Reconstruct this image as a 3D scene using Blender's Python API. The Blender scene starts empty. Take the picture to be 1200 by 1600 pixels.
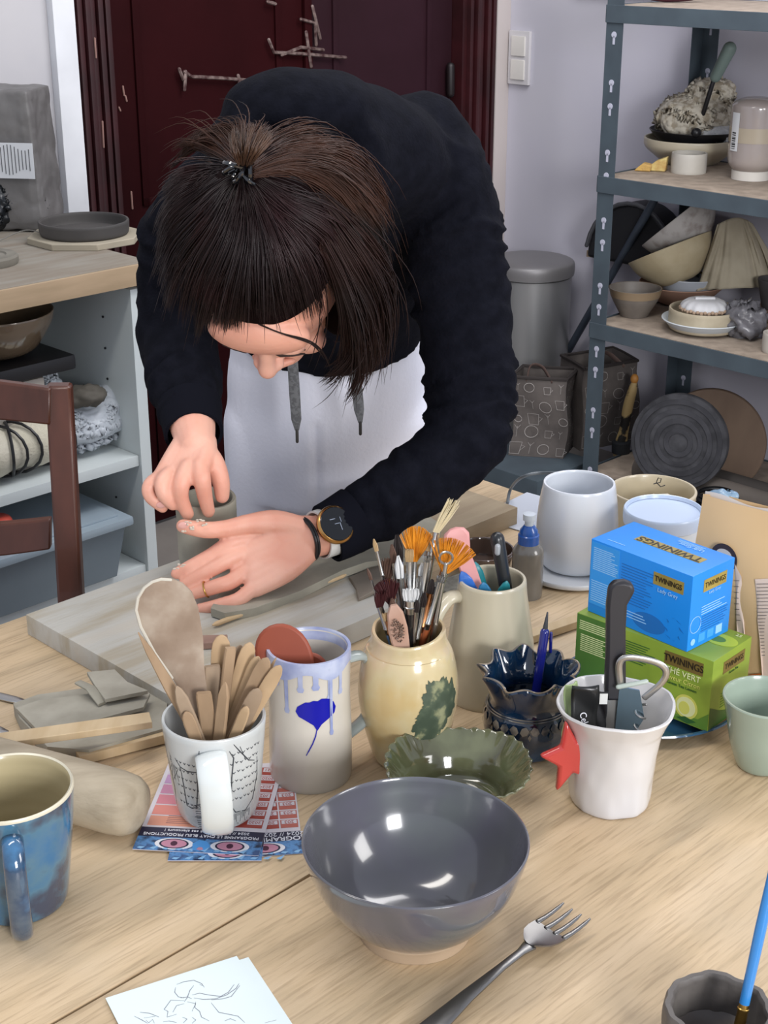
import bpy, bmesh, math, random
from mathutils import Vector, Matrix, Quaternion, noise
from mathutils.geometry import delaunay_2d_cdt
random.seed(7)
R = math.radians
S2 = math.sqrt(2)
SC = bpy.context.scene
COL = SC.collection
# ------------------------------------------------------------------ camera
CZ, PITCH, FPX = 1.5, R(22), 2311.0
cd = bpy.data.cameras.new('camera'); cam = bpy.data.objects.new('camera', cd); COL.objects.link(cam)
cam.location = (0, 0, CZ); cam.rotation_euler = (R(90) - PITCH, 0, 0)
cd.sensor_fit = 'VERTICAL'; cd.sensor_height = 36; cd.sensor_width = 27; cd.lens = FPX / 1600 * 36
cd.clip_start = .05; cd.clip_end = 50
SC.camera = cam
# ------------------------------------------------------------------ light
SC.view_settings.view_transform = 'Standard'; SC.view_settings.look = 'None'
SC.view_settings.exposure = 0.0; SC.view_settings.gamma = 1; SC.view_settings.use_curve_mapping = False
w = bpy.data.worlds.new('world'); SC.world = w; w.use_nodes = True
w.node_tree.nodes['Background'].inputs[0].default_value = (.80, .86, 1.0, 1)
w.node_tree.nodes['Background'].inputs[1].default_value = .72
def area(name, loc, target, sx, sy, power, col):
    l = bpy.data.lights.new(name, 'AREA'); l.shape = 'RECTANGLE'; l.size = sx; l.size_y = sy; l.energy = power; l.color = col
    o = bpy.data.objects.new(name, l); COL.objects.link(o); o.location = loc
    o.rotation_euler = (Vector(target) - Vector(loc)).to_track_quat('-Z', 'Y').to_euler(); return o
area('window_light', (1.35, -2.0, 1.85), (0, 1.9, .85), .9, .9, 100, (.98, .98, 1))
area('side_window_light', (2.3, .3, 1.8), (0, 1.8, .85), .8, 1.0, 26, (1, .98, .96))
area('ceiling_tube_light', (-.6, 1.35, 2.55), (-.35, 1.55, .75), .25, 1.2, 13, (1, .95, .88))
area('back_fill_light', (.7, 2.7, 2.6), (.5, 4.0, .5), 1.2, 1.2, 42, (1, .98, .98))  # unseen fill added to brighten the back wall and shelving
# ------------------------------------------------------------------ pixel -> point helpers
def ray(px, py):
    x = (px - 600) / FPX; y = -(py - 800) / FPX
    return Vector((x, math.cos(PITCH) + y * math.sin(PITCH), -math.sin(PITCH) + y * math.cos(PITCH)))
def at(px, py, z=.75):
    r = ray(px, py); return Vector((0, 0, CZ)) + r * ((z - CZ) / r.z)
def atd(px, py, d):
    r = ray(px, py); return Vector((0, 0, CZ)) + r * (d / r.y)
def base(px, py, r, z=.75):
    p = at(px, py, z); h = Vector((p.x, p.y, 0)).normalized(); return p + h * r
def uv(a, b, z=0): return Vector(((a + b) / S2, (b - a) / S2, z))
def toab(p): return (p.x - p.y) / S2, (p.x + p.y) / S2
def on_b(px, py, b):
    r = ray(px, py); return Vector((0, 0, CZ)) + r * (b * S2 / (r.x + r.y))
def on_a(px, py, a):
    r = ray(px, py); return Vector((0, 0, CZ)) + r * (a * S2 / (r.x - r.y))
# ------------------------------------------------------------------ materials
def lin(c):
    if isinstance(c, str): c = tuple(int(c[i:i + 2], 16) for i in (0, 2, 4))
    o = []
    for v in c:
        v /= 255
        o.append(v / 12.92 if v <= .04045 else ((v + .055) / 1.055) ** 2.4)
    return (*o, 1)
MATS = {}; PENDING = []
def mat(name, c, rough=.5, c2=None, ns=8, metal=0, bump=0, bs=60, spec=.5, trans=0, coat=0, sss=0, stretch=None, alpha=1, c3=None, lo=.35, hi=.65, sheen=0, rot=0, detail=4):
    if name in MATS: return MATS[name]
    m = bpy.data.materials.new(name); m.use_nodes = True; N = m.node_tree.nodes; L = m.node_tree.links
    b = N['Principled BSDF']
    b.inputs['Base Color'].default_value = lin(c); b.inputs['Roughness'].default_value = rough; b.inputs['Metallic'].default_value = metal
    b.inputs['Specular IOR Level'].default_value = spec; b.inputs['Transmission Weight'].default_value = trans
    b.inputs['Coat Weight'].default_value = coat; b.inputs['Coat Roughness'].default_value = .06
    b.inputs['Alpha'].default_value = alpha
    if sheen: b.inputs['Sheen Weight'].default_value = sheen
    if sss:
        b.inputs['Subsurface Weight'].default_value = sss; b.inputs['Subsurface Radius'].default_value = (.01, .004, .002); b.inputs['Subsurface Scale'].default_value = .5
    tc = N.new('ShaderNodeTexCoord'); mp = N.new('ShaderNodeMapping'); L.new(tc.outputs['Object'], mp.inputs[0])
    mp.inputs['Rotation'].default_value = (0, 0, R(rot))
    if stretch: mp.inputs['Scale'].default_value = stretch
    if c2 is not None:
        n = N.new('ShaderNodeTexNoise'); n.inputs['Scale'].default_value = ns; n.inputs['Detail'].default_value = detail
        L.new(mp.outputs[0], n.inputs['Vector'])
        r = N.new('ShaderNodeValToRGB'); r.color_ramp.elements[0].position = lo; r.color_ramp.elements[1].position = hi
        r.color_ramp.elements[0].color = lin(c); r.color_ramp.elements[1].color = lin(c2)
        if c3 is not None:
            e = r.color_ramp.elements.new((lo + hi) / 2); e.color = lin(c3)
        L.new(n.outputs['Fac'], r.inputs[0]); L.new(r.outputs[0], b.inputs['Base Color'])
    if bump:
        n2 = N.new('ShaderNodeTexNoise'); n2.inputs['Scale'].default_value = bs; n2.inputs['Detail'].default_value = 3
        L.new(mp.outputs[0], n2.inputs['Vector'])
        bp = N.new('ShaderNodeBump'); bp.inputs['Strength'].default_value = bump; bp.inputs['Distance'].default_value = .002
        L.new(n2.outputs['Fac'], bp.inputs['Height']); L.new(bp.outputs[0], b.inputs['Normal'])
    MATS[name] = m; return m
def table_mat():
    m = bpy.data.materials.new('oak worktop'); m.use_nodes = True; N = m.node_tree.nodes; L = m.node_tree.links; b = N['Principled BSDF']
    tc = N.new('ShaderNodeTexCoord'); mp = N.new('ShaderNodeMapping'); L.new(tc.outputs['Object'], mp.inputs[0]); mp.inputs['Scale'].default_value = (18, 1.3, 5)
    n = N.new('ShaderNodeTexNoise'); n.inputs['Scale'].default_value = 2.2; n.inputs['Detail'].default_value = 8; n.inputs['Roughness'].default_value = .62; n.inputs['Distortion'].default_value = .35
    L.new(mp.outputs[0], n.inputs['Vector'])
    r = N.new('ShaderNodeValToRGB'); E_ = r.color_ramp.elements
    E_[0].position = .30; E_[0].color = lin('b09a7a'); E_[1].position = .68; E_[1].color = lin('d2b997'); e = E_.new(.48); e.color = lin('c6ad8a')
    L.new(n.outputs['Fac'], r.inputs[0])
    # fine pores
    mp2 = N.new('ShaderNodeMapping'); L.new(tc.outputs['Object'], mp2.inputs[0]); mp2.inputs['Scale'].default_value = (160, 9, 30)
    n2 = N.new('ShaderNodeTexNoise'); n2.inputs['Scale'].default_value = 2; n2.inputs['Detail'].default_value = 5; L.new(mp2.outputs[0], n2.inputs['Vector'])
    r2 = N.new('ShaderNodeValToRGB'); r2.color_ramp.elements[0].position = .36; r2.color_ramp.elements[0].color = (.80, .78, .76, 1); r2.color_ramp.elements[1].position = .5; r2.color_ramp.elements[1].color = (1, 1, 1, 1)
    L.new(n2.outputs['Fac'], r2.inputs[0])
    mx = N.new('ShaderNodeMix'); mx.data_type = 'RGBA'; mx.blend_type = 'MULTIPLY'; mx.inputs[0].default_value = 1
    L.new(r.outputs[0], mx.inputs[6]); L.new(r2.outputs[0], mx.inputs[7])
    # clay dust smears
    n3 = N.new('ShaderNodeTexNoise'); n3.inputs['Scale'].default_value = 5; n3.inputs['Detail'].default_value = 3; L.new(tc.outputs['Object'], n3.inputs['Vector'])
    r3 = N.new('ShaderNodeValToRGB'); r3.color_ramp.elements[0].position = .52; r3.color_ramp.elements[0].color = (0, 0, 0, 1); r3.color_ramp.elements[1].position = .8; r3.color_ramp.elements[1].color = (.6, .6, .6, 1)
    L.new(n3.outputs['Fac'], r3.inputs[0])
    mx2 = N.new('ShaderNodeMix'); mx2.data_type = 'RGBA'; L.new(r3.outputs[0], mx2.inputs[0]); L.new(mx.outputs[2], mx2.inputs[6]); mx2.inputs[7].default_value = lin('b9aa92')
    L.new(mx2.outputs[2], b.inputs['Base Color']); b.inputs['Roughness'].default_value = .55
    bp = N.new('ShaderNodeBump'); bp.inputs['Strength'].default_value = .25; bp.inputs['Distance'].default_value = .001; L.new(n2.outputs['Fac'], bp.inputs['Height']); L.new(bp.outputs[0], b.inputs['Normal'])
    return m
M_table = table_mat()
# ------------------------------------------------------------------ object helpers
def thing(name, label, cat, loc=(0, 0, 0), rotz=0, group=None):
    o = bpy.data.objects.new(name, None); COL.objects.link(o); o.empty_display_size = .02
    o.location = loc; o.rotation_euler = (0, 0, rotz); o['label'] = label; o['category'] = cat
    if group: o['group'] = group
    return o
def tag(o, label, cat, group=None, kind=None):
    o['label'] = label; o['category'] = cat
    if group: o['group'] = group
    if kind: o['kind'] = kind
    return o
def mloc(o):
    m = Matrix.Translation(o.location) @ o.rotation_euler.to_matrix().to_4x4()
    return mloc(o.parent) @ m if o.parent else m
class G:
    def __init__(s): s.bm = bmesh.new()
    def _xf(s, vs, M):
        if M is not None: bmesh.ops.transform(s.bm, matrix=M, verts=vs)
    def box(s, c, size, M=None, bev=0, rot=None):
        r = bmesh.ops.create_cube(s.bm, size=1); vs = r['verts']
        mm = Matrix.Translation(c) @ (rot.to_4x4() if rot is not None else Matrix()) @ Matrix.Diagonal((*size, 1))
        bmesh.ops.transform(s.bm, matrix=mm, verts=vs)
        if bev:
            es = list({e for v in vs for e in v.link_edges})
            rr = bmesh.ops.bevel(s.bm, geom=es, offset=bev, segments=2, affect='EDGES', profile=.7)
            vs = list({v for f in rr['faces'] for v in f.verts} | {v for v in vs if v.is_valid})
        s._xf(vs, M); return s
    def abz(s, a0, a1, b0, b1, z0, z1, bev=0):
        return s.box(((a0 + a1) / 2, (b0 + b1) / 2, (z0 + z1) / 2), (a1 - a0, b1 - b0, z1 - z0), bev=bev)
    def rings(s, rings, close=True, cap0=True, cap1=True):
        V = [[s.bm.verts.new(p) for p in r] for r in rings]; n = len(V[0])
        for i in range(len(V) - 1):
            for j in range(n if close else n - 1):
                k = (j + 1) % n
                try: s.bm.faces.new((V[i][j], V[i][k], V[i + 1][k], V[i + 1][j]))
                except ValueError: pass
        if cap0: s.bm.faces.new(list(reversed(V[0])))
        if cap1: s.bm.faces.new(V[-1])
        return s
    def lathe(s, prof, segs=48, M=None, fn=None, cap0=True, cap1=True):
        rr = []
        for k, (r, z) in enumerate(prof):
            ring = []
            for i in range(segs):
                t = 2 * math.pi * i / segs; rad, zz = (fn(t, r, z, k) if fn else (r, z))
                p = Vector((rad * math.cos(t), rad * math.sin(t), zz))
                ring.append(M @ p if M is not None else p)
            rr.append(ring)
        return s.rings(rr, True, cap0, cap1)
    def tube(s, pts, rad, segs=10, flat=1.0, up=None, caps=True, rnd=True):
        pts = [Vector(p) for p in pts]; n = len(pts)
        if not hasattr(rad, '__len__'): rad = [rad] * n
        fl = flat if hasattr(flat, '__len__') else [flat] * n
        T = []
        for i in range(n):
            a = pts[max(0, i - 1)]; b = pts[min(n - 1, i + 1)]; d = (b - a)
            T.append(d.normalized() if d.length > 1e-9 else Vector((0, 0, 1)))
        u = Vector(up) if up is not None else (Vector((0, 0, 1)) if abs(T[0].z) < .9 else Vector((1, 0, 0)))
        rr = []
        for i in range(n):
            u = (u - T[i] * u.dot(T[i]))
            u = u.normalized() if u.length > 1e-6 else T[i].orthogonal().normalized()
            v = T[i].cross(u)
            def ring(c, k):
                return [c + (u * math.cos(2 * math.pi * j / segs) * rad[i] * fl[i] + v * math.sin(2 * math.pi * j / segs) * rad[i]) * k for j in range(segs)]
            if i == 0 and rnd:
                for a_ in (80, 55, 28): rr.append(ring(pts[0] - T[0] * rad[0] * fl[0] * math.sin(R(a_)), math.cos(R(a_))))
            rr.append(ring(pts[i], 1))
            if i == n - 1 and rnd:
                for a_ in (28, 55, 80): rr.append(ring(pts[-1] + T[-1] * rad[-1] * fl[-1] * math.sin(R(a_)), math.cos(R(a_))))
        return s.rings(rr, True, caps, caps)
    def prism(s, poly, t, M=None):
        """polygon in xy, extruded by t along +z (then M)"""
        def P(x, y, z):
            p = Vector((x, y, z)); return M @ p if M is not None else p
        return s.rings([[P(x, y, 0) for x, y in poly], [P(x, y, t) for x, y in poly]])
    def ell(s, c, r, M=None, seg=24, rin=14):
        q = bmesh.ops.create_uvsphere(s.bm, u_segments=seg, v_segments=rin, radius=1)
        mm = Matrix.Translation(c) @ (M.to_4x4() if M is not None else Matrix()) @ Matrix.Diagonal((*r, 1))
        bmesh.ops.transform(s.bm, matrix=mm, verts=q['verts']); return s
    def grid(s, P, nu, nv):
        V = [[s.bm.verts.new(P(i / (nu - 1), j / (nv - 1))) for j in range(nv)] for i in range(nu)]
        for i in range(nu - 1):
            for j in range(nv - 1): s.bm.faces.new((V[i][j], V[i + 1][j], V[i + 1][j + 1], V[i][j + 1]))
        return s
    def build(s, name, m, parent=None, world=False, smooth=True, bevel=0, thick=0, angle=40, kind=None, label=None):
        me = bpy.data.meshes.new(name)
        bmesh.ops.recalc_face_normals(s.bm, faces=s.bm.faces)
        s.bm.to_mesh(me); s.bm.free()
        if world and parent is not None: me.transform(mloc(parent).inverted())
        me.materials.append(m)
        if smooth:
            me.polygons.foreach_set('use_smooth', [True] * len(me.polygons))
            try: me.set_sharp_from_angle(angle=R(angle))
            except Exception: pass
        o = bpy.data.objects.new(name, me); COL.objects.link(o)
        if parent is not None: o.parent = parent
        if thick:
            md = o.modifiers.new('s', 'SOLIDIFY'); md.thickness = thick; md.offset = 0
        if bevel:
            md = o.modifiers.new('b', 'BEVEL'); md.width = bevel; md.segments = 2; md.limit_method = 'ANGLE'
        if kind: o['kind'] = kind
        if label: o['label'] = label
        return o
def remesh(o, voxel, it=3, fac=.5):
    a = o.modifiers.new('r', 'REMESH'); a.mode = 'VOXEL'; a.voxel_size = voxel; a.use_smooth_shade = True
    b = o.modifiers.new('s', 'SMOOTH'); b.iterations = it; b.factor = fac
    dg = bpy.context.evaluated_depsgraph_get(); dg.update()
    me = bpy.data.meshes.new_from_object(o.evaluated_get(dg)); ms = list(o.data.materials)
    o.modifiers.clear(); o.data = me
    if not me.materials:
        for m_ in ms: me.materials.append(m_)
    me.polygons.foreach_set('use_smooth', [True] * len(me.polygons)); return o
def smoothpath(pts, k=5):
    """Catmull-Rom through points; each may carry extra scalars"""
    pts = [list(p) for p in pts]; out = []
    for i in range(len(pts) - 1):
        p0 = pts[max(0, i - 1)]; p1 = pts[i]; p2 = pts[i + 1]; p3 = pts[min(len(pts) - 1, i + 2)]
        for j in range(k):
            t = j / k
            out.append([.5 * (2 * b + (c - a) * t + (2 * a - 5 * b + 4 * c - d) * t * t + (3 * b - a - 3 * c + d) * t ** 3) for a, b, c, d in zip(p0, p1, p2, p3)])
    out.append(pts[-1]); return out
def stube(g, pts, segs=12, k=5, flat=1, up=None, rnd=True):
    """pts: (x,y,z,r)"""
    q = smoothpath(pts, k); return g.tube([p[:3] for p in q], [p[3] for p in q], segs, flat, up, True, rnd)
def frame(p0, p1, face):
    """matrix: local y along p0->p1, z toward face, origin p0"""
    y = (Vector(p1) - Vector(p0)).normalized(); z = Vector(face) - y * Vector(face).dot(y); z.normalize(); x = y.cross(z)
    return Matrix(((x.x, y.x, z.x, p0[0]), (x.y, y.y, z.y, p0[1]), (x.z, y.z, z.z, p0[2]), (0, 0, 0, 1)))
def slab(g, p0, p1, wid, th, face=(0, -1, .35), bend=None, nx=4):
    """flat bar p0->p1; wid: [(t,halfwidth)]; bend(t)->offset along face"""
    p0 = Vector(p0); p1 = Vector(p1); L = (p1 - p0).length; M = frame(p0, p1, face); rr = []
    for t, h in wid:
        b = bend(t) if bend else 0; tt = min(th, h * 1.2) / 2
        ring = [(-h, -tt * .5), (-h * .8, -tt), (0, -tt), (h * .8, -tt), (h, -tt * .5), (h, tt * .5), (h * .8, tt), (0, tt), (-h * .8, tt), (-h, tt * .5)]
        rr.append([M @ Vector((x, t * L, z + b)) for x, z in ring])
    return g.rings(rr)
def cupprof(outer, th, floor=None, lip=.4):
    """outer [(r,z)] bottom->top; adds rounded lip and inner wall"""
    floor = th if floor is None else floor
    z0 = outer[0][1]; inner = [(max(.001, r - th), max(z, z0 + floor)) for r, z in outer]
    top = outer[-1]; res = list(outer) + [(top[0] - th * .2, top[1] + th * lip), (top[0] - th * .8, top[1] + th * lip)]
    for r, z in reversed(inner):
        if z > z0 + floor + 1e-5 or not res or True: res.append((r, z))
    res.append((.001, z0 + floor)); return res
def cprof(ctrl, k=6):
    return [tuple(p) for p in smoothpath(ctrl, k)]
def text(s, size, M, m, parent, name='lettering', ext=.00015, align='CENTER', sx=1, bold=0):
    c = bpy.data.curves.new(name, 'FONT'); c.body = s; c.size = size; c.extrude = ext; c.align_x = align; c.align_y = 'CENTER'; c.offset = bold
    c.materials.append(m); o = bpy.data.objects.new(name, c); COL.objects.link(o); o.parent = parent; PENDING.append(o)
    o.matrix_local = M @ Matrix.Diagonal((sx, 1, 1, 1)); return o
def ribbons(lines, wid, fn, name, m, parent, lift=.0004):
    """poly-lines in 2D mapped to a surface by fn(x,y)->(point, normal)"""
    g = G()
    for ln in lines:
        V = []
        for i, (x, y) in enumerate(ln):
            a = ln[max(0, i - 1)]; b = ln[min(len(ln) - 1, i + 1)]; dx, dy = b[0] - a[0], b[1] - a[1]; l = math.hypot(dx, dy) or 1
            ww = wid * (1 if 0 < i < len(ln) - 1 else .5); nx, ny = -dy / l * ww / 2, dx / l * ww / 2
            r = []
            for sgn in (1, -1):
                p, n = fn(x + nx * sgn, y + ny * sgn); r.append(g.bm.verts.new(p + n * lift))
            V.append(r)
        for i in range(len(V) - 1): g.bm.faces.new((V[i][0], V[i][1], V[i + 1][1], V[i + 1][0]))
    return g.build(name, m, parent, smooth=False)
def patch(poly, fn, name, m, parent, step=.004, lift=.0004, g=None, smooth=True):
    own = g is None; g = g or G()
    from mathutils.geometry import intersect_point_tri_2d
    xs = [p[0] for p in poly]; ys = [p[1] for p in poly]; pts = [Vector(p) for p in poly]; n = len(pts)
    def inside(x, y):
        c = False
        for i in range(n):
            a, b = poly[i], poly[i - 1]
            if (a[1] > y) != (b[1] > y) and x < (b[0] - a[0]) * (y - a[1]) / (b[1] - a[1]) + a[0]: c = not c
        return c
    x = min(xs) + step
    while x < max(xs):
        y = min(ys) + step
        while y < max(ys):
            if inside(x, y): pts.append(Vector((x, y)))
            y += step
        x += step
    r = delaunay_2d_cdt(pts, [], [list(range(n))], 1, 1e-7)
    vs = []
    for p in r[0]:
        q, nn = fn(p.x, p.y); vs.append(g.bm.verts.new(q + nn * lift))
    for f in r[2]: g.bm.faces.new([vs[i] for i in f])
    if own: return g.build(name, m, parent, smooth=smooth)
def cyl_fn(prof, a0=-math.pi / 2):
    """maps (arc m, z) around angle a0 on a lathe outer profile"""
    def rad(z):
        for (r0, z0), (r1, z1) in zip(prof, prof[1:]):
            if z0 <= z <= z1 and z1 > z0: return r0 + (r1 - r0) * (z - z0) / (z1 - z0)
        return prof[-1][0] if z > prof[-1][1] else prof[0][0]
    rm = max(r for r, z in prof)
    def fn(x, z):
        r = rad(z); t = a0 + x / rm; n = Vector((math.cos(t), math.sin(t), 0)); return n * r + Vector((0, 0, z)), n
    return fn
# shared materials
M_wall = mat('wall paint', 'b8b6c2', .9, 'bdbbc4', 3, bump=.15, bs=25)
M_wallw = mat('left wall paint', 'a9a8ad', .9, 'b2b0b2', 3)
M_red = mat('oxblood door paint', '1e0305', .7, '28070a', 3, bump=.25, bs=14, spec=.08)
M_red2 = mat('oxblood frame paint', '240508', .5, '350c11', 9, bump=.2, bs=20)
M_iron = mat('old iron', '4a3030', .5, '8c7a74', 60, metal=.5)
M_steel = mat('steel', 'b4b2ae', .28, metal=1)
M_green = mat('grey green rack enamel', '454f57', .5, '4c5860', 12, metal=.1)
M_ply = mat('dusty particle board', '9d8f80', .85, '86796c', 30)
M_white = mat('white melamine', 'c2c9c9', .5, 'b9c1c2', 4)
M_black = mat('black plastic', '17171a', .4)
M_clay = mat('wet grey clay', 'a39e8f', .75, '908c7e', 22, bump=.35, bs=50)
M_clayd = mat('dry grey clay', 'aba698', .9, '969183', 25, bump=.4, bs=60)
M_darkclay = mat('black clay', '3d3a3a', .8, '4c4847', 20)
M_board = mat('clay dusted board', 'bab5aa', .85, 'a89f8d', 3.5, stretch=(10, 1, 4), c3='b8b6ae', bump=.3, bs=30)
M_stick = mat('pale pine', 'd6bd97', .7, 'c4a881', 14, stretch=(1, 1, 1))
M_plaster = mat('bisque white', 'cfc7b4', .75, 'bdb39c', 14)
M_glass = mat('clear plastic', 'e8eef0', .12, trans=.92, spec=.5)
M_gold = mat('brass', 'c9a35a', .3, metal=1)
# ================================================================== STRUCTURE
RZ = R(-45)
def struct(name, g, m, **k): o = g.build(name, m, None, **k); o.rotation_euler = (0, 0, RZ); o['kind'] = 'structure'; return o
g = G().abz(-3.05, 1.6, -1.6, 3.55, -.05, 0); struct('floor', g, mat('grey brown tiled floor', '77716c', .6, '89827b', 5), smooth=False)
WB = 3.45
g = G().abz(-3.05, .3, WB, WB + .1, 0, 2.7); struct('wall_back', g, M_wall, smooth=False)
g = G().abz(-3.05, -2.95, -.2, 1.955, 0, 2.7).abz(-3.05, -2.95, 1.955, WB, 2.15, 2.7).abz(-3.05,-2.95,3.405,WB,0,2.15); struct('wall_left', g, M_wallw, smooth=False)
g = G().abz(-2.95, -2.925, 1.90, 1.957, 0, 2.2, .003); struct('trim_1', g, mat('white plaster edge', 'd6d8dc', .8, 'c4c6ca', 5))
g = G().abz(-2.95, -2.93, 3.392, WB, 0, 2.2, .002); struct('trim_2', g, mat('beige edge', 'b8afac', .8))
# door: root with parts
door = bpy.data.objects.new('door_1', None); COL.objects.link(door); door.location = uv(-2.95, 2.68); door.rotation_euler = (0, 0, RZ); door['kind'] = 'structure'; door['label'] = 'old dark red wooden double door behind the person'
def dabz(g, a0, a1, b0, b1, z0, z1, bev=0): return g.abz(a0 + 2.95, a1 + 2.95, b0 - 2.68, b1 - 2.68, z0, z1, bev)
for (b0, b1, nm) in ((1.955, 2.06, 'door_frame'), (3.26, 3.395, 'door_frame')):
    g = G(); wd = b1 - b0
    dabz(g, -3.03, -2.945, b0, b1, 0, 2.15)
    for i, f in enumerate((.18, .34, .5, .66, .9)):
        dabz(g, -2.95, -2.93 + .008 * (i % 2), b0 + wd * f - .007, b0 + wd * f + .007, 0, 2.15, .003)
    g.build(nm, M_red2, door)
g = G(); dabz(g, -3.03, -2.945, 2.06, 3.26, 2.05, 2.15); g.build('door_head', M_red2, door)
for (b0, b1, mm) in ((2.06, 2.70, M_red), (2.70, 3.26, mat('plum door paint', '220a12', .7, '29101a', 4, bump=.2, bs=14, spec=.2))):
    g = G(); dabz(g, -3.02, -2.985, b0 + .003, b1 - .003, 0.01, 2.05)
    for (z0, z1) in ((.12, .72), (.84, 1.95)):
        for (q0, q1, y0, y1) in ((b0 + .09, b1 - .09, z0, z0 + .02), (b0 + .09, b1 - .09, z1 - .02, z1), (b0 + .09, b0 + .11, z0, z1), (b1 - .11, b1 - .09, z0, z1)):
            dabz(g, -2.99, -2.978, q0, q1, y0, y1, .002)
    g.build('door_leaf', mm, door)
g = G(); dabz(g, -2.985, -2.972, 2.685, 2.71, 0.01, 2.05, .003); g.build('meeting_strip', M_red, door)
def dpt(px, py, a=-2.97): 
    p = on_a(px, py, a); return p
for nm, segs_ in (('bolt', [[(288, 112), (300, 120), (345, 122), (392, 126)], [(290, 112), (288, 140)], [(280, 108), (286, 124)], [(372, 118), (376, 142)]]),
                  ('bolt', [[(420, 62), (428, 82), (470, 84), (540, 90)], [(478, 50), (482, 78), (486, 104)], [(470, 30), (492, 36), (494, 70)], [(440, 86), (470, 74), (505, 78)]]),
                  ('keyhole_plate', [[(418, 3), (430, 6)], [(488, 10), (500, 60)]])):
    g = G()
    for s_ in segs_: g.tube([dpt(*p) for p in s_], .0045, 6)
    g.build(nm, M_iron, door, world=True)
g = G(); g.tube([dpt(704, 104, -2.965), dpt(704, 146, -2.965)], .012, 10); g.build('hinge', mat('black hinge', '140a0c', .5), door, world=True)
# chipped paint marks
g = G()
for (x, y, l) in ((192, 135, 14), (196, 150, 8), (205, 300, 26), (186, 168, 5), (160, 190, 40), (148, 60, 30)):
    g.tube([dpt(x, y, -2.983 if x > 180 else -2.928), dpt(x + 2, y + l, -2.983 if x > 180 else -2.928)], .0022, 5)
g.build('paint_chips', mat('chipped paint', '8a6a62', .8), door, world=True)
# light switch
p = on_b(814, 90, WB); sw = thing('light_switch', 'white double light switch on the lavender wall right of the door', 'light switch', (p.x, p.y, p.z), RZ)
G().box((0, -.006, 0), (.078, .012, .15), bev=.004).build('plate', mat('switch white', 'c9c6c8', .4), sw)
for dz in (.033, -.033): G().box((0, -.013, dz), (.05, .008, .055), bev=.002).build('rocker', mat('rocker white', 'd6d2cc', .35), sw)
# ================================================================== TABLE
tb = thing('work_table', 'large oak topped work table covered with pots and tools', 'table', uv(-.6, .6, 0), RZ)
for a0, a1 in ((-1.38, -.7815), (-.7785, -.18), (-.177, .42)):
    G().abz(a0 + .6, a1 + .6, -.75 - .6, 1.5 - .6, .712, .75, .0015).build('tabletop_board', M_table, tb)
M_leg = mat('table leg pine', 'a88a62', .6, '967a55', 6)
for a_ in (-1.25, .3):
    for b_ in (-.6, 1.38): G().abz(a_ + .6 - .035, a_ + .6 + .035, b_ - .6 - .035, b_ - .6 + .035, 0, .712, .003).build('leg', M_leg, tb)
G().abz(-.62, -.57, -1.2, .8, .62, .712).abz(.87, .92, -1.2, .8, .62, .712).build('apron', M_leg, tb)
# ================================================================== LEFT CABINET
CA, CB0, CB1 = -2.32, .55, 1.684
cb = thing('storage_cabinet', 'open white storage cabinet with a thick wooden worktop against the left wall', 'cabinet', uv(-2.63, 1.1, 0), RZ)
def c_(g, a0, a1, b0, b1, z0, z1, bev=0): return g.abz(a0 + 2.63, a1 + 2.63, b0 - 1.1, b1 - 1.1, z0, z1, bev)
c_(G(), -2.945, CA - .005, CB1 - .05, CB1 - .025, 0, .83, .001).build('side_panel', M_white, cb)
c_(G(), -2.945, CA - .005, CB0, CB0 + .025, 0, .83, .001).build('side_panel', M_white, cb)
c_(G(), -2.945, -2.935, CB0 + .025, CB1 - .05, 0, .83).build('back_panel', mat('cabinet back', '99a3aa', .7), cb)
for z in (.03, .228, .468): c_(G(), -2.93, CA - .012, CB0 + .026, CB1 - .051, z, z + .022, .001).build('shelf_board', M_white, cb)
g = G()
for i in range(11):
    z = .12 + i * .064
    for a_ in (-2.42, -2.80): g.lathe([(.0025, 0), (.0025, .002)], 8, Matrix.Translation((a_ + 2.63, CB1 - .0515 - 1.1, z)) @ Matrix.Rotation(R(90), 4, 'X'))
g.build('shelf_pin_holes', M_black, cb)
c_(G(), -2.947, CA + .0, CB0 - .02, CB1, .845, .88, .002).build('worktop', mat('dusty worktop top', '888379', .85, '7b7164', 7, stretch=(6, 1, 1)), cb)
c_(G(), CA - .02, CA + .006, CB0 - .02, CB1 + .004, .838, .8785, .002).build('worktop_edge', mat('oak edge', '9c876b', .6, 'a89175', 9, stretch=(1, 1, 8)), cb)
ZT = .88
# ================================================================== RACK
RA, RB = -2.24, 2.99
rk = thing('metal_shelf_unit', 'grey-green slotted metal shelving unit with particle board shelves', 'shelving unit', uv(RA, RB, 0), RZ)
RD, RW = .41, .95
def upright(x, y, sx, sy, nm='upright'):
    g = G(); w_ = .048
    g.box((x + sx * w_ / 2, y, .95), (w_, .0025, 1.9)); g.box((x, y + sy * w_ / 2, .95), (.0025, w_, 1.9))
    g.build(nm, M_green, rk, smooth=False)
    g = G()
    yy = y - sy * .0018
    for i in range(34):
        z = .08 + i * .055
        if i % 3 == 2: continue
        # keyhole: round and a slot, set just proud of the flange face
        M = Matrix.Translation((x + sx * w_ / 2, y, z)) @ Matrix.Rotation(R(90), 4, 'X')
        g.lathe([(.0075, -.0022), (.0075, .0022)], 10, M); g.box((x + sx * w_ / 2, y, z - .012), (.006, .0044, .020))
    g.build('keyholes', mat('keyhole light' if sy > 0 else 'keyhole light b', 'b4b5c4', .8), rk, smooth=False)
upright(0, 0, 1, 1); upright(0, RD, 1, -1); upright(RW, 0, -1, 1); upright(RW, RD, -1, -1)
SH = (.125, .53, .90, 1.30)
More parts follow.
